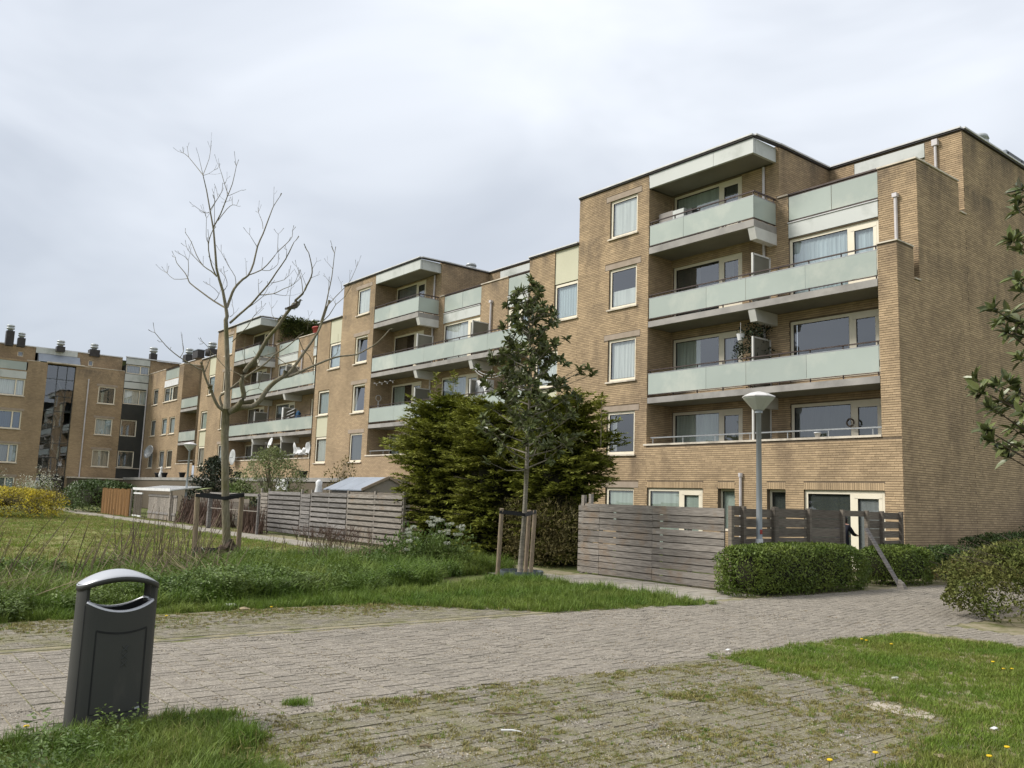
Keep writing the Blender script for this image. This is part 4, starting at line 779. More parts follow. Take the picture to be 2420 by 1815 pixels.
t = thing('dream_catcher', 'small white ring hanging on the loggia side wall of the middle block', 'wall ornament', (-40.4, 23, 7)); b = MB(); b.tube([(-40.48, 22.9+.16*math.cos(k*math.pi/8), 6.85+.16*math.sin(k*math.pi/8)) for k in range(17)], .015, 5); b.tube([(-40.48, 22.9, 6.7), (-40.48, 22.9, 6.35)], .03, 4); b.build('ring', white_m, t)
t = thing('string_lights', 'string of white bulbs across the loggia opening of the middle block', 'string lights', (-40, 22.6, 7.6)); b = MB()
for k in range(8): q_ = (-40.4+k*.28, 22.55, 7.62-.12*math.sin(math.pi*((k*.5) % 1))); b.lathe(q_, [(.008, -.03), (.022, -.01), (.022, .012), (.008, .028)], 8)
b.build('bulb', white_m, t); b = MB(); b.tube([(-40.4+k*.14, 22.55, 7.66-.1*abs(math.sin(k*.8))) for k in range(16)], .006, 4); b.build('cable', white_m, t)
t = thing('clothes_line', 'two slack white lines strung under the second balcony slab', 'clothes line', (-30, 22.5, 7.2)); b = MB()
for o_ in (0, .12): b.tube([(-31.2+3.3*k/12, 22.55, 7.55-o_-.45*math.sin(math.pi*(k/12)**.8)) for k in range(13)], .012, 4)
b.build('line', white_m, t)
t = thing('drying_rack', 'folded white drying rack on a third block balcony', 'drying rack', (-52.3, 22.8, 5.4)); b = MB(); b.box(-52.6, -52.2, 22.7, 22.76, 5.9, 7.1); b.build('rack_panel', white_m, t); b = MB(); [b.bar((-52.1, 22.72, 5.9+k*.2), (-50.7, 22.72, 6.1+k*.2), .03, .03) for k in range(5)]; b.build('rack_bar', white_m, t)
for i, (x, y, lb) in enumerate(((-52.7, 4.9, 'blue coat'),)):
    t = thing('coat', 'blue jacket hanging beside the white drying rack', 'coat', (-50.3, 22.8, 6.3)); b = MB(); b.lathe((-50.2, 22.75, 5.9), [(.28, 0), (.3, .4), (.22, .75), (.08, .85)], 10, sy=.35); b.build('body', cur['navy'], t, True); b = MB(); b.tube([(-50.4, 22.75, 6.6), (-50.55, 22.72, 6.1)], [.09, .06], 6); b.tube([(-50.0, 22.75, 6.6), (-49.88, 22.72, 6.1)], [.09, .06], 6); b.build('sleeve', cur['navy'], t, True)

# ================================================================== ground, paving and paths
g = MB(); g.quad((-700, -700, -.03), (700, -700, -.03), (700, 700, -.03), (-700, 700, -.03)); tag(g.build('ground', soil_m), kind='structure')
g = MB(); g.quad((-75, -30, -.022), (-16.2, -30, -.022), (-16.2, 11.9, -.022), (-75, 11.9, -.022)); tag(g.build('lawn', lawn_m), kind='structure')
pv = tag((lambda b: (b.quad((-11.95, -8, -.0055), (4, -8, -.0055), (4, 24, -.0055), (-11.95, 24, -.0055)), b.build('pavement', joint_m))[1])(MB()), kind='structure')
pth = tag((lambda b: (b.quad((-70, 11.95, -.018), (-11.9, 11.95, -.018), (-11.9, 14.2, -.018), (-70, 14.2, -.018)), b.build('footpath', joint_m))[1])(MB()), kind='structure')
def gedge(y):   # x of the right-hand grass edge of the mossy corner, by y
    return float(np.interp(y, [2.4, 5.5, 6.4, 7.1, 7.5, 7.84, 7.9], [-1.2, -3.0, -3.14, -3.41, -3.81, -4.6, -6.2]))
bricks = []     # (x, y, length along x?, mossy)
def rowsX(x0, x1, y0, y1, moss):        # joints run on along X, bricks point along Y
    ny = int((y1-y0)/.216)
    for j in range(ny):
        for i in range(int((x1-x0)/.108)+1):
            x = x0+(i+(.5 if j % 2 else 0))*.108
            if x+.1 < x1+.06: bricks.append((x, y0+j*.216, .1045, .2125, moss))
def rowsY(x0, x1, y0, y1, moss, cond=None):
    for i in range(int((x1-x0)/.108)):
        for j in range(int((y1-y0)/.216)):
            x, y = x0+i*.108, y0+(j+(.5 if i % 2 else 0))*.216
            if cond is None or cond(x, y): bricks.append((x, y, .1045, .2125, moss))
rowsX(-9.78, -6.2, -4, 22.6, 0); rowsX(-9.78, -6.2, 22.6, 24, 0)
rowsY(-11.85, -9.92, -3, 8.6, 1, lambda x, y: True)
rowsY(-6.19, 1, 2.3, 7.95, 1, lambda x, y: x < gedge(y)+.15)
rowsY(-6.19, 2.5, 12.25, 13.35, 0); rowsY(-9.9+.12, -9.8, 8.6, 8.7, 0)
def pavers(parent, bl, ms, name, stuff, n_single=300):
    near = sorted(range(len(bl)), key=lambda i: abs(bl[i][0]+5.0)*1.0+abs(bl[i][1]-4.2)*1.0+(99 if (AX.T @ np.array([bl[i][0], bl[i][1], -EYE]))[1]/(AX.T @ np.array([bl[i][0], bl[i][1], -EYE]))[2] > .452 else 0))[:n_single] if n_single else []
    near = set(near); me = {}
    for i in near:
        x, y, w, l, mo = bl[i]
        if mo not in me:
            b = MB(); b.hexa([(0, 0, -.04), (w, 0, -.04), (w, l, -.04), (0, l, -.04), (.004, .004, .0), (w-.004, .004, .0), (w-.004, l-.004, .0), (.004, l-.004, .0)]); o = b.build(name, ms[mo], parent); me[mo] = o.data
        else: o = link(name, me[mo], parent)
        o.location = (x, y, random.uniform(-.004, .003)); o.rotation_euler = (random.uniform(-.02, .02), random.uniform(-.03, .03), random.uniform(-.02, .02))
    rest = [b for i, b in enumerate(bl) if i not in near]; V = np.zeros((len(rest), 8, 3), np.float32)
    A = np.array([r[:4] for r in rest]); n = len(rest); zz = rng.uniform(-.003, .002, n); j = rng.uniform(-.003, .003, (n, 2)); tl = rng.uniform(-.0025, .0025, (n, 4))
    for k, (dx, dy) in enumerate(((0, 0), (1, 0), (1, 1), (0, 1))):
        V[:, k, 0] = A[:, 0]+dx*A[:, 2]+j[:, 0]; V[:, k, 1] = A[:, 1]+dy*A[:, 3]+j[:, 1]; V[:, k, 2] = -.04
        V[:, k+4, 0] = V[:, k, 0]+(.004-.008*dx); V[:, k+4, 1] = V[:, k, 1]+(.004-.008*dy); V[:, k+4, 2] = zz+tl[:, k]
    base = np.array([[4, 5, 6, 7], [0, 1, 5, 4], [1, 2, 6, 5], [2, 3, 7, 6], [3, 0, 4, 7]]); F = (np.arange(n)[:, None, None]*8+base[None]).reshape(-1, 4)
    mi = np.repeat(np.array([r[4] for r in rest]), 5); return tag(npmesh(stuff, V, F, ms, parent, mi=mi), kind='stuff')
pavers(pv, bricks, [paver_m, pmoss_m], 'brick', 'brick_paving', 300)
tiles = []
for i in range(int((62-9.95)/.305)):
    for j in range(4): tiles.append((-10.25-i*.305, 11.98+j*.305, .3, .3, 0))
for i in range(15):
    for j in range(3): tiles.append((-10.4-i*.305, 13.2+j*.305, .3, .3, 0))
pavers(pth, tiles, [path_m], 'tile', 'tile_paving', 0)
kb = MB(); [kb.box(-9.895, -9.82, y, y+.99, -.1, .0) for y in np.arange(-4, 11, 1.0)]; tag(kb.build('kerb', pmoss_m), kind='structure')

# ================================================================== fences, gates, shed
def boards(parent, a, b, z0, h, gap, n, th=.022, m=None, split=(), skip=(), zj=.004, tilt=0, name='board'):
    a = Vector(a); b = Vector(b); cuts = [0]+list(split)+[1]
    for k in range(n):
        if k in skip: continue
        z = z0+k*(h+gap)
        for c0, c1 in zip(cuts[:-1], cuts[1:]):
            p, q = a.lerp(b, c0+.001), a.lerp(b, c1-.001); j = [random.uniform(-zj, zj) for _ in range(2)]; o = random.uniform(-.004, .004)
            m_ = MB(); n_ = Vector((-(b-a).y, (b-a).x, 0)).normalized()*o; m_.bar((p.x+n_.x, p.y+n_.y, z+h/2+j[0]), (q.x+n_.x, q.y+n_.y, z+h/2+j[1]+tilt), th, h); m_.build(name, m or wood_m, parent)
def post(parent, x, y, z0, z1, w=.07, m=None, name='post'): b = MB(); b.box(x-w/2, x+w/2, y-w/2, y+w/2, z0, z1); b.build(name, m or wood_m, parent)
t = thing('board_fence', 'weathered grey board fence facing the lawn, left of the clipped hedge', 'fence', (-13, 14.15, 0))
boards(t, (-15.12, 14.15), (-10.86, 14.15), .03, .121, .021, 11, split=(.166, .55), m=wood_m, zj=.006)
for k in range(11):
    for (a_, b_) in ((-15.1, -14.0), (-13.9, -12.6), (-12.5, -10.9)):
        if random.random() < .86: m_ = MB(); m_.box(a_, b_, 14.175, 14.19, .03+k*.142+.1, .03+k*.142+.165); m_.build('batten', wood_d, t)
boards(t, (-14.9, 14.15), (-10.86, 14.15), 1.50, .125, .014, 1, split=(.5,), m=wood_m); 
for x in (-15.05, -14.42, -13.0, -11.8, -10.95): post(t, x, 14.21, 0, 1.55)
post(t, -15.0, 14.2, 0, 1.82, .09); post(t, -14.78, 14.22, 0, 1.85, .08)
t = thing('board_fence', 'darker board fence behind the clipped hedge, with an open gate gap', 'fence', (-10.8, 17.6, 0))
ys = [14.22, 14.62, 15.67, 16.97, 18.32, 19.38, 20.07, 21.0]
for i, (a, b) in enumerate(zip(ys[:-1], ys[1:])):
    if i == 4: boards(t, (-10.8, a), (-10.8, b), 1.53, .13, 0, 1, m=wood_d); continue
    sk = {0: (), 1: (), 2: (), 3: (), 5: (), 6: (0, 2)}[i]
    if i == 6:
        boards(t, (-10.8, a), (-10.8, b), .14, .16, .065, 7, m=wood_d)
    elif i in (0, 2): boards(t, (-10.8, a+.01), (-10.8, b), .05, .186, .016 if i else .02, 8, m=wood_d)
    else: boards(t, (-10.8, a), (-10.8, b), .05, .168 if i == 1 else .188, .034 if i == 1 else .014, 8, m=wood_d)
for y in ys: post(t, -10.755, y, 0, 1.68, .085, wood_d)
post(t, -10.755, 15.72, 0, 1.69, .09, wood_d)
# leaning plank
t = thing('plank', 'pale worn plank leaning across the gap between the two clipped hedges', 'plank', (-9.6, 18.68, 0)); b = MB(); b.bar((-9.6, 18.69, .0), (-10.32, 18.55, 1.28), .12, .035, up=(1, 0, 0)); b.build('plank', wood_w, t); b = MB(); b.hexa([(-9.67, 18.6, 0), (-9.5, 18.6, 0), (-9.5, 18.78, 0), (-9.67, 18.78, 0), (-9.65, 18.64, .2), (-9.56, 18.64, .13), (-9.56, 18.74, .13), (-9.65, 18.74, .2)]); b.build('foot', wood_m, t)
# slatted fence beyond the herb bed
t = thing('slatted_fence', 'silvery slatted garden fence between the garden frame and the conifers', 'fence', (-29, 14.3, 0))
for (a, b, h, dk_) in ((-34.7, -33.95, 1.62, 1), (-33.9, -30.85, 1.72, 0), (-30.8, -29.98, 1.7, 0), (-29.93, -27.1, 1.75, 0), (-27.05, -23.4, 1.8, 1)):
    boards(t, (a, 14.3), (b, 14.3), .08, .125, .058 if b-a > 1 else .03, int((h-.05)/(.183 if b-a > 1 else .155)), m=wood_w if not dk_ else wood_m, split=(.5,) if b-a > 1 else ())
    bk = MB(); bk.box(a, b, 14.36, 14.39, .05, h-.06); bk.build('backing_board', wood_d, t)
for x in (-34.72, -33.92, -30.82, -29.95, -28.5, -27.08, -25.2, -23.4): post(t, x, 14.36, 0, 1.78, .08, wood_m)
# reed screen, door and rail gate of the gardens on the left
t = thing('reed_screen', 'orange brown reed screen left of the old garden door', 'fence', (-54, 13.5, 0))
for i in range(58): b = MB(); x = -57.2+i*.104; b.tube([(x, 13.5+.02*math.sin(i), 0), (x+random.uniform(-.02, .02), 13.5, 1.5+random.uniform(-.04, .06))], .052, 6); b.build('reed_bundle', bamboo_m, t)
for x in (-57.2, -54.4, -51.2): post(t, x, 13.58, 0, 1.55, .09, wood_m)
t = thing('garden_door', 'grey plank garden door under a white corrugated roof edge', 'door', (-46.7, 13.9, 0))
for i in range(16): b = MB(); x = -49.0+i*.3; b.box(x, x+.28, 13.9, 13.93, .03, 1.3+random.uniform(-.03, .03)); b.build('plank', wood_m, t)
for z in (.3, 1.2): b = MB(); b.box(-49, -44.2, 13.86, 13.895, z, z+.1); b.build('rail', wood_w, t)
t = thing('rail_gate', 'narrow gate of dark bars between white rails beside the reed screen', 'gate', (-50, 13.6, 0))
for i in range(9): b = MB(); x = -50.75+i*.18; b.box(x, x+.06, 13.6, 13.63, .1, 1.28); b.build('bar', wood_d, t)
for z in (.05, 1.28): b = MB(); b.box(-50.8, -49.2, 13.57, 13.63, z, z+.09); b.build('rail', white_m, t)
t = thing('lean_to_roof', 'white corrugated roof edge over the old garden door', 'roof', (-48, 14.5, 0)); b = MB(); [b.hexa([(x, 13.7, 1.5), (x+.18, 13.7, 1.53), (x+.18, 15.2, 1.75), (x, 15.2, 1.72), (x, 13.7, 1.56), (x+.18, 13.7, 1.58), (x+.18, 15.2, 1.8), (x, 15.2, 1.78)]) for x in np.arange(-51.3, -44.8, .19)]; b.build('roof_sheet', white_m, t); b = MB(); b.box(-51.4, -44.7, 13.66, 13.7, 1.5, 1.64); b.build('fascia_board', white_m, t)
for x in (-51.2, -44.9): post(t, x, 13.8, 0, 1.5, .1, white_m if x < -50 else wood_m)
t = thing('garden_trellis', 'open grey garden frame in front of the dark bushes, beside the slatted fence', 'frame', (-35, 13.2, 0))
post(t, -37.5, 13.2, 0, 1.5, .16, wood_w); post(t, -32.15, 13.2, 0, 1.53, .08, wood_w); b = MB(); b.box(-37.5, -32.1, 13.16, 13.24, 1.45, 1.55); b.build('top_rail', wood_w, t); b = MB(); b.box(-37.4, -32.2, 13.19, 13.21, .86, .89); b.build('middle_rail', wood_m, t)
t = thing('brushwood', 'brown brushwood filling the lower right of the garden frame', 'brushwood', (-33.3, 13.6, 0)); b = MB(); [b.tube([(x := random.uniform(-34.4, -32.3), 13.5+random.uniform(-.2, .2), 0), (x+random.uniform(-.15, .15), 13.5+random.uniform(-.2, .2), random.uniform(.6, 1.15))], [.02, .008], 4) for _ in range(150)]; b.build('twig', redtwig_m, t)
t = thing('garden_brush', 'tangle of brown twigs between the old garden door and the garden frame', 'brushwood', (-41, 14.2, 0)); b = MB(); [b.tube([(x := random.uniform(-44, -38), 14.2+random.uniform(-.5, .5), 0), (x+random.uniform(-.3, .3), 14.2+random.uniform(-.3, .3), random.uniform(.5, 1.35))], [.025, .01], 4) for _ in range(420)]; b.build('twig', redtwig_m, t)
boards(thing('rear_fence', 'dark board fence behind the brown twigs', 'fence', (-41, 15, 0)), (-44.2, 15), (-37.6, 15), .03, .17, .01, 7, m=wood_d, split=(.3, .6))
# shed
t = thing('garden_shed', 'garden shed with a blue grey sheet roof behind the slatted fence', 'shed', (-30.5, 17, 0))
b = MB(); b.box(-32.0, -29.05, 16.05, 18.1, 0, 1.84); b.v += [(-29.05, 16.0, 1.84), (-29.05, 18.15, 1.84), (-29.05, 17.07, 2.31)]; n = len(b.v); b.f.append((n-3, n-2, n-1)); b.m.append(0); b.build('wall', shedw_m, t)
for i in range(3):
    xa, xb = -32.2+i*1.06, -32.2+(i+1)*1.06-.015
    for s_ in (0, 1):
        y0 = 15.9 if s_ == 0 else 18.25; b = MB(); b.hexa([(xa, y0, 1.8), (xb, y0, 1.8), (xb, 17.07, 2.31), (xa, 17.07, 2.31), (xa, y0, 1.84), (xb, y0, 1.84), (xb, 17.07, 2.36), (xa, 17.07, 2.36)]); b.build('roof_sheet', sheet_m, t)
b = MB(); b.bar((-29.0, 15.9, 1.84), (-29.0, 17.07, 2.36), .04, .1); b.bar((-29.0, 17.07, 2.36), (-29.0, 18.25, 1.84), .04, .1); b.build('bargeboard', lintel_m, t)
# low flat-roofed stores in front of the far blocks
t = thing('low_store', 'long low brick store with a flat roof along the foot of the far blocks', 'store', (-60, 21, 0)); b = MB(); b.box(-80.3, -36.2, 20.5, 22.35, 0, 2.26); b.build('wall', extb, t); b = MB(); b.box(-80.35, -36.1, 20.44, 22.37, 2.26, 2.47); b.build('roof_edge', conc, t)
b = MB(); b.box(-47.2, -46.2, 20.38, 20.43, .1, 2.0); b.build('door', yellowd, t); b = MB(); b.box(-47.2, -45.8, 20.3, 20.42, 1.75, 2.4); b.build('sign_board', white_m, t)
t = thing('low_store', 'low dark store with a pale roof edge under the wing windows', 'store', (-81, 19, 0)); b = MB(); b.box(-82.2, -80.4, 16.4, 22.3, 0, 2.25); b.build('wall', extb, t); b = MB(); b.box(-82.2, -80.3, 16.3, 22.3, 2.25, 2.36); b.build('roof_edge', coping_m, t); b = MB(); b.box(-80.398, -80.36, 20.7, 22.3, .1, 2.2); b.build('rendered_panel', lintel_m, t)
for (x, y, lb) in ((430, 1126, 'dark pot standing below the lowest corner balcony'), (562, 1121, 'dark pot on the store roof right of the bare trunk'), (716, 1125, 'dark pot on the store roof above the slatted fence'), (372, 1127, 'dark pot on the store roof beside a white figure'), (388, 1127, 'second dark pot right of the white figure')):
    p = onY(x, y, 20.9); pot((p[0], 20.9, 2.47), lb, 1.6, None, black_m, 'pots on the store roof')
t = thing('garden_figure', 'small white figure between the dark pots on the far store roof', 'figure', (-77, 20.9, 2.47)); p = onY(380, 1127, 20.9); b = MB(); b.lathe((p[0], 20.9, 2.47), [(.16, 0), (.2, .2), (.12, .5), (.08, .6), (.12, .7), (.1, .82), (.02, .88)], 12); b.build('figure', white_m, t, True)
t = thing('wrapped_bush', 'white cloth wrapped upright bush behind the slatted fence', 'wrapped plant', (-33, 15.6, 0)); p = onY(754, 1145, 15.6); b = MB(); b.lathe((p[0], 15.6, 0), [(.12, 0), (.15, .9), (.13, 1.5), (.17, 1.7), (.12, 1.95), (.14, 2.1), (.05, 2.2)], 9); b.build('cloth', white_m, t, True)
t = thing('garden_parasol', 'small yellow folded sheet over the fence left of the bare trunk', 'sheet', (-43, 15, 0)); b = MB(); b.quad((-44.9, 14.9, 1.62), (-43.6, 14.9, 1.65), (-43.2, 15.3, 1.75), (-44.6, 15.3, 1.72)); b.quad((-44.9, 14.9, 1.60), (-44.6, 15.3, 1.70), (-43.2, 15.3, 1.73), (-43.6, 14.9, 1.63)); b.build('sheet', leaf_var, t)

# ================================================================== street lamps
def lamp(x, y, label, s=1.0):
    t = thing('street_lamp', label, 'street lamp', (x, y, 0), group='street lamps with flat hexagonal bowls')
    b = MB(); b.tube([(x, y, 0), (x, y, .9), (x, y, .95), (x, y, 3.62)], [.078, .075, .062, .05], 12); b.build('column', lamp_m, t, True)
    b = MB(); b.lathe((x, y, 3.6), [(.08, 0), (.08, .05), (.115, .06)], 12); b.build('collar', lamp_m, t)
    b = MB(); b.lathe((x, y, 3.66), [(.11, 0), (.315, .235), (.325, .26)], 8, a0=.4); b.build('bowl', shade_m, t)
    b = MB(); b.lathe((x, y, 3.925), [(.34, 0), (.34, .02), (.2, .085), (.04, .125)], 8, a0=.4); b.build('cap', shade_t, t)
    return t
l1 = lamp(-10.62, 14.96, 'near street lamp standing behind the long clipped hedge')
b = MB(); b.box(-10.56, -10.552, 14.90, 14.97, 1.13, 1.22); b.build('red_sticker', terracotta, l1); b = MB(); b.lathe((-10.62, 14.96, .93), [(.074, 0), (.074, .1)], 12); b.build('number_band', white_m, l1)
lamp(-45, 14.57, 'far street lamp in front of the corner block')

# ================================================================== the litter bin
BX, BY = -6.665, 1.735; A_, B_, EX = .272, .172, 2.5
def bsurf(s, z, off=0, sg=1):
    k = 1-.02*z; x = (B_+off)*(max(0, 1-abs(s)**EX))**(1/EX); return (BX+sg*x*k, BY+s*(A_+off)*k, z)
bt = thing('litter_bin', 'dark grey litter bin with an arched top standing in the foreground grass', 'litter bin', (BX, BY, 0))
ss = np.sin(np.linspace(-math.pi/2, math.pi/2, 29)); loop = [(s, 1) for s in ss]+[(s, -1) for s in ss[::-1][1:-1]]; nL = len(loop)
rim = lambda s: .778+.068*min(1, abs(s)/.86)**2
b = MB()
for z in np.linspace(0, 1, 8):
    for s, g_ in loop: b.v.append(bsurf(s, z*rim(s), 0, g_))
for j in range(7):
    for i in range(nL): b.f.append((j*nL+i, j*nL+(i+1) % nL, (j+1)*nL+(i+1) % nL, (j+1)*nL+i)); b.m.append(0)
o = b.build('body', bin_m, bt, True)
b = MB()   # rolled rim
for off, dz in ((0, 0), (-.004, .012), (-.022, .012), (-.026, 0)):
    for s, g_ in loop: x = bsurf(s, rim(s)+dz, off if abs(s) < .865 else off-.031, g_); b.v.append(x)
for j in range(3):
    for i in range(nL): b.f.append((j*nL+i, j*nL+(i+1) % nL, (j+1)*nL+(i+1) % nL, (j+1)*nL+i)); b.m.append(0)
b.build('rim', binlid_m, bt, True)  # rim shares the painted sky sheen
b = MB()
for z in (0, 1):
    for s, g_ in loop: b.v.append(bsurf(s, rim(s)-z*.5, -.026, g_))
for i in range(nL): b.f.append((i, nL+i, nL+(i+1) % nL, (i+1) % nL)); b.m.append(0)
b.f.append(tuple(range(nL, 2*nL))); b.m.append(0); b.build('liner', black_m, bt)
for sg in (-1, 1):     # the two uprights that carry the lid
    b = MB(); cols = [(s*sg, g_) for g_ in (1, -1) for s in (np.linspace(.86, 1, 7) if g_ == 1 else np.linspace(1, .86, 7)[1:])]; n = len(cols)
    for off in (0, -.03):
        for z in (0, 1):
            for s, g_ in cols: b.v.append(bsurf(s, (.82, .965)[z], off, g_))
    for i in range(n-1):
        b.f += [(i, i+1, n+i+1, n+i), (2*n+i, 3*n+i, 3*n+i+1, 2*n+i+1)]; b.m += [0, 0]
    b.f += [(0, n, 3*n, 2*n), (n-1, 3*n-1, 4*n-1, 2*n-1)]; b.m += [0, 0]; b.build('upright', bin_m, bt)
b = MB(); NR = 7
def lidz(s, r): return .955+.068*(1-(s*r)**2)+.04*(1-r*r)
for top in (1, 0):
    for k in range(NR):
        r = 1-k/(NR-1) if k < NR-1 else .02
        for s, g_ in loop:
            p = bsurf(s, 1, .006, g_); b.v.append((BX+(p[0]-BX)*r, BY+(p[1]-BY)*r, lidz(s, r)+(.0 if top else -.035)))
def rg(o, k): return o*NR*nL+k*nL
for o_ in (0, 1):
    for k in range(NR-1):
        for i in range(nL): f = (rg(o_, k)+i, rg(o_, k)+(i+1) % nL, rg(o_, k+1)+(i+1) % nL, rg(o_, k+1)+i); b.f.append(f if not o_ else f[::-1]); b.m.append(o_)
for i in range(nL): b.f.append((rg(1, 0)+i, rg(1, 0)+(i+1) % nL, (i+1) % nL, i)); b.m.append(1)
b.build('lid', [binlid_m, bin_m], bt, True)
b = MB(); S0, S1 = -.58, .66
def strip(pts, w=.006, off=.0022):
    for (s0, z0), (s1, z1) in zip(pts[:-1], pts[1:]):
        n_ = Vector((z1-z0, -(s1-s0)*A_)).normalized()*w/2
        b.quad(bsurf(s0-n_.x/A_, z0-n_.y, off), bsurf(s1-n_.x/A_, z1-n_.y, off), bsurf(s1+n_.x/A_, z1+n_.y, off), bsurf(s0+n_.x/A_, z0+n_.y, off))
strip([(S0, .1), (S0, .66)], .008); strip([(S1, .1), (S1, .66)], .012); strip([(s, .636+.024*(s/.62)**2) for s in np.linspace(S0, S1, 13)], .014); strip([(s, .1) for s in np.linspace(S0, S1, 9)]); strip([(-.86, .02), (-.86, .83)], .005)
b.build('door_shadow_line', black_m, bt)  # black strips laid on the surface imitate the shadow gap round the door
b = MB(); dp = [(s, z) for z in (.105, .622) for s in np.linspace(S0+.03, S1-.04, 13)]
for s, z in dp: b.v.append(bsurf(s, z, .0018))
for i in range(12): b.f.append((i, i+1, 14+i, 13+i)); b.m.append(0)
b.build('door_panel', bin_m, bt, True)
b = MB()   # three embossed saltires
for k in range(3):
    zc, sc_ = .53-k*.05, .14
    for dz in (-1, 1):
        a = Vector(bsurf(sc_-.07, zc-dz*.019, .003)); c = Vector(bsurf(sc_+.07, zc+dz*.019, .003)); b.bar(a, c, .008, .005, up=(0, .2, 1))
b.build('embossed_emblem', mat('raised grey plastic', (.065, .068, .066, 1), None, .5, 4), bt)
b = MB(); a, c = Vector(bsurf(.5, .115, .004)), Vector(bsurf(.62, .118, .004)); b.bar(a, c, .006, .012); b.build('lock_plate', binlid_m, bt)

# ================================================================== the bare tree with its stakes
C2 = dict(d=(380, 340, 3.19), b=(480, 720, 4.1476), c=(320, 740, 4.147), a=(800, 580, 3.771))
def cv(k, pts): a, b_, s = C2[k]; return [(a+x/s, b_+y/s) for x, y in pts]
base = gnd(536, 1322); D0 = float((AX.T @ (base-np.array([0, 0, EYE])))[2]); PXM = FPX/D0
tree = thing('bare_tree', 'tall leafless young tree tied between two stakes', 'tree', base)
nodes = [(533.0, 700.0, 0.0)]
trunk_px = [(537, 1335), (536, 1290), (533, 1200), (532, 1100), (531, 1020)]+cv('b', [(230, 1020), (240, 800), (236, 500), (222, 150)])+cv('d', [(500, 1300), (490, 1230), (468, 1110), (440, 1020), (420, 940), (410, 800), (398, 650), (375, 520), (345, 350), (318, 235)])
tr_r = [.115, .1, .092, .088, .092, .085, .062, .058, .052, .045, .04, .034, .031, .028, .025, .021, .017, .013, .009]
T3 = [at(x, y, D0) for x, y in trunk_px]; nodes = [(x, y, 0.0) for x, y in trunk_px]
b = MB(); b.tube(T3[:6], tr_r[:6], 12); b.build('trunk', bark_m, tree, True)
crown = MB(); crown.tube(T3[5:], tr_r[5:len(T3)], 9)
def branch(k, pts, r0, r1, slope=None):
    P = cv(k, pts) if k else pts; x0, y0 = P[0]; off = min(nodes, key=lambda n: (n[0]-x0)**2+(n[1]-y0)**2)[2]; sl = random.uniform(-.55, .55) if slope is None else slope
    L = 0; out = []; prev = P[0]
    for i, (x, y) in enumerate(P):
        L += math.hypot(x-prev[0], y-prev[1])/PXM; prev = (x, y); o = off+sl*L; nodes.append((x, y, o)); out.append(at(x, y, D0+o))
    n = len(out); rr = [r0+(r1-r0)*i/(n-1) for i in range(n)]; 
    # soften corners
    Q = []; RQ = []
    for i in range(n-1):
        for t_ in (0, .5):
            p0, p1, p2, p3 = (out[max(i-1, 0)], out[i], out[i+1], out[min(i+2, n-1)]); q_ = .5*((2*p1)+(-p0+p2)*t_+(2*p0-5*p1+4*p2-p3)*t_**2+(-p0+3*p1-3*p2+p3)*t_**3); Q.append(q_); RQ.append(rr[i]*(1-t_)+rr[i+1]*t_)
    Q.append(out[-1]); RQ.append(rr[-1]); crown.tube(Q, [a_*1.15 for a_ in RQ], 7 if r0 > .02 else 5)
    e = out[-1]; d_ = unit(out[-1]-out[-2])
    for _ in range(2): v = d_+rng.normal(size=3)*.5; crown.tube([e, e+v*.05, e+v*.1+np.array([0, 0, .03])], [r1, r1*.9, r1*1.3], 4)
    if r0 < .02 and n > 2:
        for _ in range(2): k_ = random.randint(1, n-1); v = unit(out[k_]-out[k_-1])+rng.normal(size=3)*.6+np.array([0, 0, .4]); q_ = out[k_]; crown.tube([q_, q_+v*.08, q_+v*.15+np.array([0, 0, .05])], [r1, r1*.8, r1*.9], 4)
B = branch
B('b', [(262, 1045), (330, 1000), (385, 940), (398, 880), (378, 780), (385, 700), (440, 610), (530, 510), (625, 340), (720, 230), (800, 110), (870, 20)], .062, .03, -.25)
B('d', [(988, 1227), (1015, 1180), (1070, 1130), (1100, 1070), (1135, 1000), (1140, 930), (1115, 820)], .028, .008, -.2)
B('b', [(250, 1060), (370, 1008), (480, 1000), (560, 935), (620, 840), (700, 760), (780, 710)], .06, .045, .3)
B('b', [(780, 710), (860, 650), (980, 480), (1060, 370), (1130, 260), (1165, 170), (1215, 20)], .036, .02, .3)
B('d', [(1205, 1345), (1240, 1235), (1262, 1130), (1290, 1000), (1310, 825)], .018, .007, .1)
B('b', [(770, 715), (860, 700), (1000, 635), (1100, 592), (1240, 535), (1350, 505), (1500, 490), (1610, 435), (1700, 380), (1780, 300), (1830, 240)], .03, .01, .5)
B('b', [(225, 1050), (150, 1000), (100, 900), (80, 840)], .036, .03, -.3)
B('b', [(80, 840), (40, 760), (5, 660), (-5, 600)], .026, .02, -.3)
B('c', [(690, 570), (620, 545), (560, 510), (430, 430), (330, 350), (265, 280), (190, 190)], .016, .006, -.2)
B('c', [(680, 575), (710, 500), (740, 380), (670, 290)], .013, .005)
B('c', [(740, 380), (800, 440), (880, 530), (960, 570), (1020, 600)], .008, .006); B('c', [(440, 430), (470, 380), (470, 325)], .008, .005)
B('b', [(215, 1050), (172, 960), (165, 900), (205, 870), (300, 800), (400, 720), (520, 640), (620, 570), (700, 490), (800, 430), (900, 350), (945, 300)], .032, .009, .2)
B('b', [(940, 340), (980, 440), (1040, 500), (1080, 600)], .01, .008); B('b', [(720, 510), (800, 570), (900, 600), (940, 650)], .009, .006); B('b', [(395, 890), (450, 840), (540, 820), (550, 760)], .008, .005); B('b', [(1250, 535), (1300, 490), (1320, 460)], .007, .004)
B('b', [(520, 640), (560, 530), (640, 490), (740, 460)], .009, .006); B('b', [(450, 610), (410, 560), (405, 430)], .008, .005)
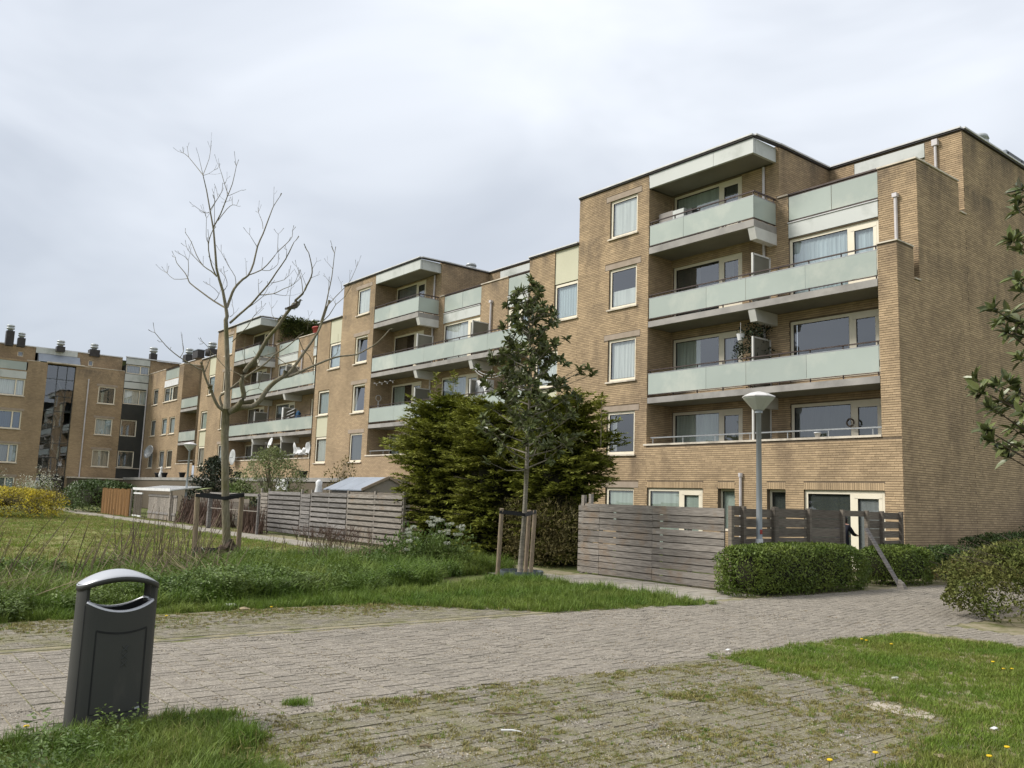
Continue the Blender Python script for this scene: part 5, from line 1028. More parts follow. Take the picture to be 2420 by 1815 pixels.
B('d', [(485, 1235), (400, 1185), (310, 1120), (220, 1050), (205, 1015), (180, 970), (122, 900), (110, 855)], .02, .005)
B('d', [(205, 1015), (100, 1020), (48, 975)], .007, .004); B('d', [(205, 1000), (207, 880), (155, 835)], .008, .004); B('d', [(400, 1185), (440, 1130), (370, 1065)], .008, .004)
B('d', [(500, 1232), (540, 1120), (570, 1070), (620, 1020), (660, 990), (700, 900), (730, 770), (770, 680), (800, 600), (830, 520), (850, 470), (892, 405)], .03, .006, .25)
B('d', [(660, 990), (760, 950), (830, 880), (880, 815), (950, 750), (990, 700), (992, 655)], .014, .005); B('d', [(880, 815), (885, 680)], .006, .004); B('d', [(760, 950), (820, 955), (880, 910), (885, 875)], .007, .004); B('d', [(770, 640), (765, 590), (735, 515)], .007, .004); B('d', [(850, 470), (852, 380)], .005, .003); B('d', [(725, 775), (670, 685)], .007, .004); B('d', [(565, 1065), (560, 1000), (510, 920), (455, 815)], .008, .004); B('d', [(645, 990), (642, 885)], .006, .003)
B('d', [(522, 1350), (600, 1280), (680, 1210), (740, 1140), (810, 1060), (870, 970), (940, 870), (990, 770), (1005, 740)], .026, .006, -.35)
B('d', [(740, 1140), (850, 1130), (920, 1095), (1000, 1060), (1030, 1000)], .011, .004); B('d', [(830, 1050), (930, 1025), (965, 985)], .007, .004); B('d', [(740, 1130), (735, 1055)], .006, .004); B('d', [(945, 870), (950, 800)], .006, .004); B('d', [(850, 1130), (940, 1145), (955, 1115)], .006, .003); B('d', [(660, 1235), (770, 1150), (810, 1080)], .008, .004)
B('d', [(420, 1000), (380, 960), (320, 920), (270, 840), (230, 740), (185, 670)], .014, .005); B('d', [(320, 920), (250, 850), (205, 800), (195, 775)], .008, .004)
B('d', [(420, 1000), (385, 920), (360, 800), (365, 720), (392, 650)], .016, .008); B('d', [(355, 740), (342, 700), (345, 560)], .007, .004)
B('d', [(372, 500), (410, 440), (460, 360), (465, 300)], .01, .004); B('d', [(410, 440), (400, 375)], .005, .003); B('d', [(430, 400), (418, 335)], .005, .003)
B('d', [(398, 625), (450, 530), (500, 400), (540, 300), (570, 165)], .015, .005); B('d', [(510, 390), (480, 300), (460, 230), (445, 185)], .008, .004); B('d', [(515, 390), (610, 348)], .006, .003); B('d', [(430, 580), (500, 490), (540, 460), (570, 465)], .009, .004); B('d', [(485, 300), (500, 260)], .005, .003); B('d', [(525, 400), (515, 430), (495, 432)], .005, .003)
B('d', [(405, 610), (405, 420)], .007, .004); B('d', [(365, 515), (330, 520), (255, 468)], .008, .004)
B('d', [(318, 235), (210, 100), (170, 70)], .008, .004); B('d', [(210, 100), (200, 25)], .005, .003); B('d', [(318, 235), (283, 80)], .006, .003); B('d', [(318, 235), (365, 110), (375, 35)], .007, .003); B('d', [(320, 238), (360, 225), (402, 198)], .005, .003)
B('d', [(470, 1110), (500, 1070), (490, 1010), (455, 965)], .009, .004); B('d', [(485, 990), (475, 965)], .005, .003)
B('d', [(1070, 1130), (1060, 1020), (1025, 925)], .009, .004); B('d', [(1095, 1070), (1065, 990)], .006, .003); B('d', [(1135, 1010), (1175, 993)], .005, .003); B('d', [(1138, 950), (1175, 885)], .006, .003)
B('d', [(972, 1240), (970, 1170), (985, 1070)], .007, .003); B('d', [(935, 1290), (940, 1265)], .005, .003)
B('d', [(1248, 1230), (1320, 1150), (1380, 1090), (1430, 1030), (1475, 930)], .01, .004); B('d', [(1280, 1050), (1240, 1000)], .006, .003); B('d', [(1295, 940), (1260, 900)], .005, .003); B('d', [(1365, 1100), (1358, 1045)], .005, .003); B('d', [(1425, 1040), (1425, 985)], .005, .003)
B('d', [(1205, 1350), (1270, 1290), (1320, 1210), (1385, 1155), (1440, 1060)], .011, .004); B('d', [(1318, 1210), (1298, 1170)], .006, .003)
B('d', [(540, 1490), (600, 1430), (655, 1375), (700, 1300), (762, 1235)], .012, .004); B('d', [(720, 1280), (718, 1240)], .005, .003); B('d', [(870, 1330), (840, 1290), (835, 1240)], .006, .003); B('d', [(520, 1305), (550, 1280), (545, 1232)], .007, .004)
B('d', [(1105, 1400), (1118, 1300)], .005, .003)
crown.build('crown', bark_m, tree, True)
def stake(px0, py0, px1, py1, D, r, parent, name='stake', label=None):
    b = MB(); b.tube([at(px0, py0, D), at(px1, py1, D)], [r, r*.96], 12); return b.build(name, stake_m, parent)
for (a, lb) in (((457, 1335, 467, 1166, D0-.3), 'left round stake beside the bare tree'), ((560, 1335, 572, 1167, D0+.45), 'right round stake beside the bare tree')):
    t = thing('tree_stake', lb, 'stake', at(*a[:2], a[4])); stake(*a, .062, t)
t = thing('tree_band', 'black rubber band tying the bare tree to its two stakes', 'tree tie', at(533, 1180, D0)); b = MB()
pL, pR, pT = at(462, 1170, D0-.38), at(577, 1170, D0+.38), at(532, 1178, D0-.13)
b.bar(pL, pT, .015, .08); b.bar(pT, pR, .015, .09); b.bar(at(462, 1166, D0-.2), at(533, 1172, D0+.12), .015, .06); b.bar(at(533, 1172, D0+.12), at(577, 1167, D0+.5), .015, .06); b.build('band', black_m, t)
t = thing('sacking', 'brown sacking slumped round the foot of the bare tree', 'sacking', base); b = MB(); b.lathe((base[0]+.02, base[1], 0), [(.26, 0), (.3, .12), (.22, .26), (.18, .36), (.12, .46), (.03, .5)], 12); b.v = [(x+random.uniform(-.07, .07), y+random.uniform(-.07, .07), z*random.uniform(.7, 1.1)) for x, y, z in b.v]; b.build('cloth', mat('wet brown sacking', (.10, .07, .05, 1), (.06, .045, .035, 1), .95, 9, .6, 30), t)
t = thing('watering_ring', 'torn black plastic ring in the weeds left of the bare tree', 'plastic ring', at(482, 1318, D0-.5)); c = at(484, 1322, D0-.45); b = MB()
for i in range(14):
    a0, a1 = i*.4, (i+1)*.4; h = .26+random.uniform(-.03, .04); b.hexa([(c[0]+.34*math.cos(a0), c[1]+.3*math.sin(a0), 0), (c[0]+.34*math.cos(a1), c[1]+.3*math.sin(a1), 0), (c[0]+.32*math.cos(a1), c[1]+.28*math.sin(a1), 0), (c[0]+.32*math.cos(a0), c[1]+.28*math.sin(a0), 0), (c[0]+.34*math.cos(a0), c[1]+.3*math.sin(a0), h), (c[0]+.34*math.cos(a1), c[1]+.3*math.sin(a1), h), (c[0]+.32*math.cos(a1), c[1]+.28*math.sin(a1), h), (c[0]+.32*math.cos(a0), c[1]+.28*math.sin(a0), h)])
b.build('ring', black_m, t); b = MB(); b.tube([c+np.array([.3, -.2, .3]), c+np.array([.36, -.1, .15]), c+np.array([.33, -.15, 0])], .012, 5); b.build('torn_strip', white_m, t)

# pigeon
bp = at(*cv('d', [(1012, 1225)])[0], D0+.0); nb = min(nodes, key=lambda n: (n[0]-cv('d', [(985, 1240)])[0][0])**2+(n[1]-cv('d', [(985, 1240)])[0][1])**2)[2]; bp = at(*cv('d', [(1010, 1228)])[0], D0+nb)
t = thing('pigeon', 'grey pigeon perched on the right limb of the bare tree', 'bird', bp)
fw = Vector((.2, 1, 0)).normalized()
b = MB(); pts = [Vector(bp)+fw*x+Vector((0, 0, z)) for x, z in ((-.22, -.09), (-.12, -.05), (-.05, -.01), (.02, .03), (.07, .08), (.1, .14), (.115, .17), (.13, .18), (.15, .178))]; b.tube(pts, [.012, .03, .06, .065, .05, .03, .028, .022, .006], 10); b.build('body', mat('pigeon plumage', (.19, .19, .16, 1), (.12, .12, .11, 1), .8, 20), t, True)
b = MB(); [b.hexa([Vector(bp)+fw*x+Vector((.055*s_, 0, z)) for x, z in ((-.2, -.08), (.03, -.01), (.03, .0), (-.2, -.07))]+[Vector(bp)+fw*x+Vector((.07*s_, 0, z)) for x, z in ((-.2, -.06), (.03, .06), (.0, .07), (-.2, -.05))]) for s_ in (-1, 1)]; b.build('wing', twig_m, t)
b = MB(); b.tube([pts[-1], pts[-1]+fw*.03-Vector((0, 0, .008))], [.006, .002], 5); [b.tube([Vector(bp)+fw*.0+Vector((.02*s_, 0, -.03)), Vector(bp)+fw*.0+Vector((.02*s_, 0, -.08))], .005, 4) for s_ in (-1, 1)]; b.build('beak_and_legs', redtwig_m, t)

# ================================================================== young magnolia with stakes
mb_ = gnd(1232, 1360); DM = float((AX.T @ (mb_-np.array([0, 0, EYE])))[2]); kM = FPX/DM
C2['e'] = (860, 860, 3.0726)
mg = thing('magnolia', 'young evergreen magnolia tied to three stakes in front of the conifers', 'tree', mb_)
tp_ = cv('e', [(1130, 1545), (1150, 1300), (1165, 1100), (1176, 900), (1182, 760), (1192, 500), (1200, 300), (1205, 100), (1206, -100), (1200, -300), (1195, -520)])
T = [at(x, y, DM) for x, y in tp_]; b = MB(); b.tube(T[:5], [.062, .055, .05, .046, .055], 12); b.build('trunk', magbark, mg, True)
br = MB(); br.tube(T[4:], [.045, .035, .03, .024, .017, .011, .006], 7)
Cc = []; Aa = []
top_z = T[-1][2]; rng2 = random.Random(5)
def prof(z):   # crown half width by height
    return float(np.interp(z, [2.2, 2.6, 3.3, 3.9, 4.5, 5.0, 5.5, 6.0, 6.6], [.75, 1.15, 1.3, 1.15, .95, .74, .6, .42, .12]))
axis = lambda z: np.array([np.interp(z, [p[2] for p in T], [p[0] for p in T]), np.interp(z, [p[2] for p in T], [p[1] for p in T]), z])
i = 0
for k in range(62):
    z = 2.35+(top_z-2.4)*(k/61)**.9; ax = axis(z); a = k*2.4+rng2.uniform(-.3, .3); Lb = prof(z+.35)*rng2.uniform(.75, 1.12); tip = ax+np.array([math.cos(a)*Lb, math.sin(a)*Lb, .28*Lb+.2])
    mid = (ax+tip)/2+np.array([0, 0, -.08*Lb]); br.tube([ax, mid, tip], [.018, .011, .005], 5)
    n = 2+int(Lb*(4.4 if z > 3.6 else 3.6))
    for j in range(n):
        f = rng2.uniform(.32, 1) if j else 1; p = ax*(1-f)+tip*f+np.array([rng2.gauss(0, .13), rng2.gauss(0, .13), rng2.gauss(.02, .11)])*(1 if j else 0); Cc.append(p); Aa.append(np.array([math.cos(a)*.7, math.sin(a)*.7, .75])+np.array([rng2.gauss(0, .35) for _ in range(3)]))
        if j: br.tube([ax*(1-f)+tip*f-np.array([0, 0, .04]), p], [.006, .004], 4)
for (x, y, o) in ((1370, 870, -.3), (1392, 872, -.1), (1340, 800, .2), (1400, 885, 0), (1130, 870, .1), (1185, 930, -.4), (1150, 1090, -.3), (1180, 1070, -.2)):
    p = at(x, y, DM+o); Cc.append(p); Aa.append(np.array([.2, .2, 1])); ax = axis(min(max(p[2]-.4, 2.3), 6)); br.tube([ax, (ax+p)/2+np.array([0, 0, -.1]), p], [.014, .009, .004], 5)
br.build('branch', magbark, mg, True)
leafobj('foliage', rosettes(np.array(Cc), np.array(Aa), 12, .175, .076), leaf_mag, mg)
leafobj('old_leaves', rosettes(np.array(Cc)[::3], np.array(Aa)[::3], 3, .17, .07), leaf_mag2, mg)
for a, o, lb in (((970, 1545, 1002, 1050), -.35, 'left stake of the magnolia'), ((1172, 1530, 1202, 1062), .35, 'middle stake standing behind the magnolia trunk'), ((1207, 1582, 1242, 1064), -.3, 'right stake of the magnolia')):
    q = cv('e', [(a[0], a[1]), (a[2], a[3])]); t = thing('tree_stake', lb, 'stake', at(*q[0], DM+o)); stake(*q[0], *q[1], DM+o, .048, t)
t = thing('tree_band', 'black band tying the magnolia to its stakes', 'tree tie', at(*cv('e', [(1170, 1085)])[0], DM)); b = MB(); e = lambda x, y, o: at(*cv('e', [(x, y)])[0], DM+o)
b.bar(e(985, 1075, -.42), e(1165, 1095, -.12), .012, .07); b.bar(e(1165, 1100, -.12), e(1250, 1072, -.38), .012, .08); b.bar(e(1000, 1068, -.28), e(1170, 1085, .12), .012, .05); b.bar(e(1170, 1085, .12), e(1215, 1075, .42), .012, .05); b.build('band', black_m, t)
t = thing('watering_ring', 'blue grey plastic watering ring round the foot of the magnolia', 'plastic ring', mb_); b = MB(); n = 22
for (r_, z_) in ((.48, -.02), (.49, .11), (.47, .11), (.46, -.02)):
    for k in range(n): b.v.append((mb_[0]+r_*math.cos(k*6.2832/n), mb_[1]+r_*math.sin(k*6.2832/n), z_))
for r_ in range(3):
    for k in range(n): b.f.append((r_*n+k, r_*n+(k+1) % n, (r_+1)*n+(k+1) % n, (r_+1)*n+k)); b.m.append(0)
b.build('ring', collar_m, t)

# magnolia whose branches reach in from the right
DR = 9.6; rt_ = at(2640, 1300, DR); rt_[2] = 0
mg2 = thing('magnolia', 'magnolia whose leafy branch ends reach in from the right edge', 'tree', rt_); b = MB(); T = [rt_, rt_+np.array([.02, .05, 1.4]), rt_+np.array([-.05, .02, 2.8]), rt_+np.array([.05, .05, 4.2]), rt_+np.array([0, 0, 5.6])]; b.tube(T, [.11, .09, .07, .045, .015], 10); b.build('trunk', magbark, mg2, True)
R_ = [(390, 350), (380, 400), (400, 300), (385, 540), (350, 550), (395, 600), (380, 740), (395, 790), (265, 890), (290, 950), (330, 1000), (345, 915), (385, 950), (400, 1010), (395, 1130), (170, 1235), (200, 1290), (330, 1240), (250, 1370), (290, 1400), (225, 1480), (260, 1530), (320, 1560), (350, 1470), (385, 1290), (400, 1390), (330, 1610), (380, 1560), (300, 1330), (350, 1360), (280, 1260), (410, 1480)]
br = MB(); Cc = []; Aa = []
for (x, y) in R_:
    o = rng2.uniform(-.6, .5); p = at(2220+x/2.073, 300+y/2.073, DR+o); z = p[2]-.35-.3*rng2.random(); ax = rt_+np.array([0, 0, max(z, .8)]); br.tube([ax, (ax*.5+p*.5)+np.array([0, 0, -.14]), p], [.02, .012, .006], 6); Cc.append(p); Aa.append(unit(p-ax)*.8+np.array([0, 0, .6]))
for k in range(150):
    z = rng2.uniform(1.8, 6.0); a = rng2.uniform(0, 6.28); r_ = rng2.uniform(.3, 1.6)*(1-(z/7)**2); p = rt_+np.array([math.cos(a)*r_, math.sin(a)*r_, z]); q = (AX.T @ (p-np.array([0, 0, EYE]))); 
    if q[0]/q[2]*FPX+1210 < 2440: continue
    Cc.append(p); Aa.append(np.array([math.cos(a)*.7, math.sin(a)*.7, .7])); br.tube([rt_+np.array([0, 0, z-.4]), p], [.016, .006], 5)
br.build('branch', twig_m, mg2, True); leafobj('foliage', rosettes(np.array(Cc), np.array(Aa), 12, .175, .07), leaf_mag, mg2); leafobj('old_leaves', rosettes(np.array(Cc)[::2], np.array(Aa)[::2], 3, .16, .06), leaf_mag2, mg2)

# ================================================================== conifers
def conifer(label, cx, cy, h, rfun, nb, leaders, seed, skirt=None):
    r = random.Random(seed); t = thing('conifer', label, 'conifer', (cx, cy, 0), group='conifers growing into one dark mass'); b = MB(); b.tube([(cx, cy, 0), (cx, cy, h*.9)], [.14, .03], 8)
    Cs = []; Ds = []; Ns = []; K = []
    for i in range(nb):
        z = (r.random()**.95)*h*.96+.08; a = r.uniform(0, 6.283); L = rfun(z, a)*r.uniform(.72, 1.08); up = .1+.35*(z/h)+r.uniform(-.12, .12)
        up += r.gauss(0, .1); d = np.array([math.cos(a), math.sin(a), up]); s = np.array([-math.sin(a), math.cos(a), 0]); base_ = np.array([cx, cy, z])
        if i % 5 == 0: b.tube([base_, base_+d*L*.6, base_+d*L*.93-np.array([0, 0, .03*L])], [.02, .012, .004], 4)
        n = int(8+L*13)
        for j in range(n):
            f = .35+.65*(j+r.random())/n; p = base_+d*L*f+np.array([0, 0, -.10*L*f*f]); sd = -1 if j % 2 else 1
            ln = (.10+.30*(1-f))*(L/1.5)**.3; dd = d*.75+s*sd*r.uniform(.5, 1.0)+np.array([0, 0, r.uniform(-.28, .12)])
            m = 4+int(ln*14)
            for q in range(m):
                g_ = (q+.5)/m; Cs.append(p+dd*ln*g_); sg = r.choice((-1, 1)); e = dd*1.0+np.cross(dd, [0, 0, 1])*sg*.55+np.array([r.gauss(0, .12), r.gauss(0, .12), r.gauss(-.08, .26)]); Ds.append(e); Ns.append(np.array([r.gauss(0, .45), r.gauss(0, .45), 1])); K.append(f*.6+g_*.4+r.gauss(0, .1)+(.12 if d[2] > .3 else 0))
    for (x, y, zz, w) in leaders:
        top = np.array([x, y, zz]); bs = np.array([x, y, zz-1.4]); b.tube([bs, top], [.02, .006], 5)
        for j in range(60):
            f = j/60; a = r.uniform(0, 6.28); l = w*(1-f)+.05; d = np.array([math.cos(a), math.sin(a), .35]); 
            for q in range(5): Cs.append(bs+(top-bs)*f+d*l*q/5); Ds.append(d+np.array([r.gauss(0, .4), r.gauss(0, .4), r.gauss(0, .2)])); Ns.append(np.array([r.gauss(0, .5), r.gauss(0, .5), 1])); K.append(.8)
    b.build('trunk', bark_m, t)
    Cs, Ds, Ns, K = map(np.array, (Cs, Ds, Ns, K)); n = len(Cs); l = rng.uniform(.09, .18, n); V, F = leaves(Cs, Ds, Ns, l, l*.30, .1, 1)
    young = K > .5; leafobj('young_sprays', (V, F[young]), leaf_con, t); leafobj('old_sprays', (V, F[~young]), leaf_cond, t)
    blobcore('blocking_core', lambda u, v: (lambda zz, aa: (cx+math.cos(aa)*max(.02, rfun(zz, aa)*.5*math.sin(max(.02, min(1, (1-v)*3))*1.57)), cy+math.sin(aa)*max(.02, rfun(zz, aa)*.5*math.sin(max(.02, min(1, (1-v)*3))*1.57)), zz))(v*h*.9, u*6.283), core_m, t, 24, 14)  # same added light-blocking core, inside the sprays
    return t
def rf(z0s, rs, ex=(1, 1), dirs=None):
    def f(z, a):
        r_ = float(np.interp(z, z0s, rs)); r_ *= 1+.16*math.sin(a*3+z*1.7)+.10*math.sin(a*7-z*3.1)+.07*math.sin(z*9+a)
        if dirs:
            for (da, z1, w, e) in dirs: r_ += e*max(0, math.cos(a-da))**4*math.exp(-((z-z1)/w)**2)
        return r_
    return f
conifer('left conifer of the dark mass, its leaders rising highest', -22.9, 15.7, 4.9, rf([0, .6, 1.6, 2.6, 3.4, 4.2, 4.9], [1.0, 1.25, 1.45, 1.75, 1.7, 1.0, .15], dirs=[(math.pi, 3.1, .45, 1.1), (math.pi*1.1, 2.7, .4, .5)]), 860, [(-23.6, 15.5, 5.75, .3), (-22.75, 15.6, 5.7, .28)], 1)
conifer('middle conifer of the dark mass, behind the magnolia stakes', -20.1, 15.6, 4.4, rf([0, .6, 1.6, 2.6, 3.5, 4.1, 4.4], [1.0, 1.2, 1.35, 1.7, 1.6, .9, .3]), 820, [(-21.5, 15.4, 4.85, .22), (-19.2, 15.9, 4.6, .2)], 2)
conifer('right conifer of the dark mass, spreading towards the board fence', -17.35, 15.5, 4.3, rf([0, .5, 1.5, 2.3, 3.3, 4.0, 4.3], [.8, .95, 1.05, 1.35, 1.35, .95, .3], dirs=[(0, 2.2, .4, .45), (0, 3.9, .4, .35)]), 820, [(-16.6, 15.4, 4.65, .2), (-17.8, 15.7, 4.6, .2), (-15.8, 15.5, 4.45, .15)], 3)
leafobj('foliage', leafcloud(np.stack([rng.uniform(-18.3, -15.7, 150), rng.uniform(14.3, 14.9, 150), rng.uniform(.15, 1.5, 150)], 1), .28, 40, .11, .03, quads=1), leaf_br, thing('copper_conifer', 'brownish low conifer skirt behind the magnolia stakes, left of the board fence', 'conifer', (-17, 14.6, 0)))

# ================================================================== person in the garden
def person():
    P = thing('person', 'person in a dark jacket with a pink collar reaching for the garden gate', 'person', (-11.35, 19.32, 0)); o = Vector((-11.35, 19.3, 0))
    J = dict(pel=(0, 0, .88), ab=(0, .01, 1.02), ch=(0, .03, 1.2), nk=(0, .05, 1.34), hd=(.01, .07, 1.42), tp=(.01, .075, 1.52), sl=(-.15, .03, 1.28), el=(-.2, .16, 1.08), hl=(-.1, .38, 1.06), sr=(.15, .04, 1.28), er=(.2, .18, 1.1), hr=(.12, .42, 1.08), hpl=(-.09, 0, .84), kl=(-.1, .03, .46), al=(-.1, 0, .08), fl=(-.1, .16, .04), hpr=(.09, 0, .84), kr=(.1, .06, .46), ar=(.1, -.02, .08), fr=(.1, .14, .04))
    Rr = dict(pel=.15, ab=.14, ch=.16, nk=.06, hd=.085, tp=.07, sl=.07, el=.048, hl=.035, sr=.07, er=.048, hr=.035, hpl=.1, kl=.065, al=.045, fl=.035, hpr=.1, kr=.065, ar=.045, fr=.035)
    E = [('pel', 'ab'), ('ab', 'ch'), ('ch', 'nk'), ('nk', 'hd'), ('hd', 'tp'), ('ch', 'sl'), ('sl', 'el'), ('el', 'hl'), ('ch', 'sr'), ('sr', 'er'), ('er', 'hr'), ('pel', 'hpl'), ('hpl', 'kl'), ('kl', 'al'), ('al', 'fl'), ('pel', 'hpr'), ('hpr', 'kr'), ('kr', 'ar'), ('ar', 'fr')]
    ks = list(J); V = [tuple(o+Vector(J[k])) for k in ks]; rad = [Rr[k] for k in ks]; Ed = [(ks.index(a), ks.index(b)) for a, b in E]
    for s, w in ((-1, 'hl'), (1, 'hr')):          # five fingers from each palm
        wi = ks.index(w); h = o+Vector(J[w])
        for f_, (dx, l) in enumerate(((-.028, .06), (-.01, .075), (.008, .08), (.024, .07))):
            V += [tuple(h+Vector((dx, .05, 0))), tuple(h+Vector((dx, .05+l*.6, -.012))), tuple(h+Vector((dx, .05+l*.8, -.04)))]; rad += [.01, .009, .008]; n = len(V); Ed += [(wi, n-3), (n-3, n-2), (n-2, n-1)]
        V += [tuple(h+Vector((-s*.035, .03, -.01))), tuple(h+Vector((-s*.05, .07, -.02)))]; rad += [.011, .009]; n = len(V); Ed += [(wi, n-2), (n-2, n-1)]
    me = bpy.data.meshes.new('body'); me.from_pydata(V, Ed, []); me.materials.append(mat('skin', (.36, .21, .15, 1), None, .6, 5)); me.materials.append(mat('dark navy cloth', (.012, .013, .022, 1), None, .85, 9))
    b = link('body', me, P); sk = b.modifiers.new('skin', 'SKIN'); sv_ = me.skin_vertices[0].data
    for i, r_ in enumerate(rad): sv_[i].radius = (r_, r_*(.72 if i in (0, 1, 2) else 1))
    sv_[0].use_root = True; b.modifiers.new('sub', 'SUBSURF').levels = 1; b.modifiers['sub'].render_levels = 1
    bpy.context.view_layer.update(); dg = bpy.context.evaluated_depsgraph_get(); m2 = bpy.data.meshes.new_from_object(b.evaluated_get(dg)); b.modifiers.clear(); b.data = m2
    if len(m2.materials) < 2:
        m2.materials.clear(); [m2.materials.append(MATS[k]) for k in ('skin', 'dark navy cloth')]
    for p in m2.polygons: c = p.center-o; p.material_index = 0 if (c.z > 1.33 or (c.y > .33 and c.z > .9)) else 1; p.use_smooth = True
    h = o+Vector(J['hd'])+Vector((0, 0, .03)); f = MB(); f.tube([h+Vector((0, .08, 0)), h+Vector((0, .115, -.025))], [.012, .016], 6); [f.lathe(h+Vector((x, .078, .02)), [(.002, -.008), (.009, 0), (.002, .008)], 6) for x in (-.03, .03)]; [f.lathe(h+Vector((x, .0, 0)), [(.004, -.03), (.02, 0), (.004, .03)], 6, sx=.5) for x in (-.088, .088)]; f.bar(h+Vector((-.025, .084, -.05)), h+Vector((.025, .084, -.05)), .008, .006); f.build('face', MATS['skin'], P)
    hr = MB(); hr.lathe(h+Vector((0, -.015, .0)), [(.085, -.09), (.098, -.03), (.1, .03), (.08, .08), (.03, .105)], 12, sy=1.05); hr.v = [v if not (v[1] > (h.y+.045) and v[2] < h.z+.05) else (v[0], h.y+.045, v[2]) for v in hr.v]; hr.build('hair', black_m, P, True)
    c = MB(); c.tube([o+Vector((.085*math.cos(k*math.pi/6), .045+.085*math.sin(k*math.pi/6), 1.335)) for k in range(13)], .02, 6); c.build('collar', mat('pink collar', (.45, .08, .14, 1), None, .8, 5), P)
person()

# ================================================================== grasses, weeds and stems (scattered with geometry nodes)
PROTO = {}
def proto(name, VF, m, extra=None):
    me = npmesh(None, VF[0], VF[1], m); o = bpy.data.objects.new('clump_'+name, me); return o
def clump(n, r, h, w, bend, m, name, segs=2):
    a = rng.uniform(0, 6.283, n); q = r*np.sqrt(rng.random(n)); b0 = np.stack([q*np.cos(a), q*np.sin(a), np.zeros(n)], 1); d = rng.uniform(0, 6.283, n); ln = h*rng.uniform(.5, 1.15, n); bd = bend*rng.uniform(.2, 1.2, n)
    dirh = np.stack([np.cos(d), np.sin(d), np.zeros(n)], 1); side = np.stack([-np.sin(d), np.cos(d), np.zeros(n)], 1)*w/2
    up = np.array([0, 0, 1.]); p1 = b0+dirh*(bd*ln*.25)[:, None]+up*(ln*.55)[:, None]; p2 = b0+dirh*(bd*ln*.8)[:, None]+up*(ln*(1-.25*bd.clip(0, 1.5)))[:, None]
    V = np.stack([b0-side, b0+side, p1+side*.8, p1-side*.8, p2+side*.12, p2-side*.12], 1); F = np.array([[0, 1, 2, 3], [3, 2, 4, 5]]); return proto(name, (V.reshape(-1, 3), (np.arange(n)[:, None, None]*6+F[None]).reshape(-1, 4)), m)
def herb(n, h, L, m, name):
    a = rng.uniform(0, 6.283, n); z = h*rng.random(n)**.7; d = np.stack([np.cos(a), np.sin(a), rng.uniform(-.2, .5, n)], 1); C = np.stack([np.cos(a)*.03, np.sin(a)*.03, z], 1)+d*(.02+.08*(1-z/h))[:, None]*rng.random((n, 1)); l = L*(1.1-.6*z/h)*rng.uniform(.7, 1.2, n)
    return proto(name, leaves(C, d, np.tile([0, 0, 1.], (n, 1))+rnd(n)*.4, l, l*.5, .15), m)
def coll(name, objs): c = bpy.data.collections.new(name); [c.objects.link(o) for o in objs]; return c
def scatter(name, pts, scale, protos, label=None, cat=None, lean=.18):
    n = len(pts); me = bpy.data.meshes.new(name); me.vertices.add(n); me.vertices.foreach_set('co', np.asarray(pts, np.float32).ravel())
    ra = me.attributes.new('rot', 'FLOAT_VECTOR', 'POINT'); ra.data.foreach_set('vector', np.stack([rng.normal(0, lean, n), rng.normal(0, lean, n), rng.uniform(0, 6.283, n)], 1).astype(np.float32).ravel())
    sa = me.attributes.new('scl', 'FLOAT', 'POINT'); sa.data.foreach_set('value', np.asarray(scale, np.float32)); ia = me.attributes.new('idx', 'INT', 'POINT'); ia.data.foreach_set('value', rng.integers(0, len(protos), n).astype(np.int32))
    o = link(name, me); c = coll(name+'_clumps', protos); ng = bpy.data.node_groups.new(name, 'GeometryNodeTree'); ng.interface.new_socket('Geometry', in_out='INPUT', socket_type='NodeSocketGeometry'); ng.interface.new_socket('Geometry', in_out='OUTPUT', socket_type='NodeSocketGeometry')
    N, L = ng.nodes, ng.links; gi = N.new('NodeGroupInput'); go = N.new('NodeGroupOutput'); ip = N.new('GeometryNodeInstanceOnPoints'); ci = N.new('GeometryNodeCollectionInfo'); ci.inputs['Collection'].default_value = c; ci.inputs['Separate Children'].default_value = True; ci.inputs['Reset Children'].default_value = True
    def at_(nm, ty): a = N.new('GeometryNodeInputNamedAttribute'); a.data_type = ty; a.inputs['Name'].default_value = nm; return a.outputs['Attribute']
    L.new(gi.outputs[0], ip.inputs['Points']); L.new(ci.outputs[0], ip.inputs['Instance']); ip.inputs['Pick Instance'].default_value = True; L.new(at_('idx', 'INT'), ip.inputs['Instance Index']); L.new(at_('rot', 'FLOAT_VECTOR'), ip.inputs['Rotation']); L.new(at_('scl', 'FLOAT'), ip.inputs['Scale']); L.new(ip.outputs[0], go.inputs[0])
    o.modifiers.new('scatter', 'NODES').node_group = ng; return tag(o, label, cat, kind='stuff')
from mathutils import noise as mnoise
def nz2(x, y, s=1.0): return mnoise.noise(Vector((x*s, y*s, 3.7)))
def inpoly(x, y, P):
    c = False; j = len(P)-1
    for i in range(len(P)):
        if (P[i][1] > y) != (P[j][1] > y) and x < (P[j][0]-P[i][0])*(y-P[i][1])/(P[j][1]-P[i][1])+P[i][0]: c = not c
        j = i
    return c
def fill(P, dens, fn=None, zb=-.02):
    xs, ys = [p[0] for p in P], [p[1] for p in P]; out = []; n = int(dens*(max(xs)-min(xs))*(max(ys)-min(ys)))
    X = rng.uniform(min(xs), max(xs), n); Y = rng.uniform(min(ys), max(ys), n)
    for x, y in zip(X, Y):
        w = .12*nz2(x, y, 2.3)+.05*nz2(x, y, 9)
        if inpoly(x+w, y+w, P) and (fn is None or random.random() < fn(x, y)): out.append((x, y, zb))
    return np.array(out)
sc = lambda P, lo, hi, s=1.4: np.array([(lo+(hi-lo)*random.random())*(1+.45*nz2(p[0], p[1], s)) for p in P])
shortg = [clump(26, .06, .075, .006, .7, grass_m, 'short', 2) for _ in range(3)]+[clump(14, .06, .06, .006, .9, drygrass, 'shortdry')]
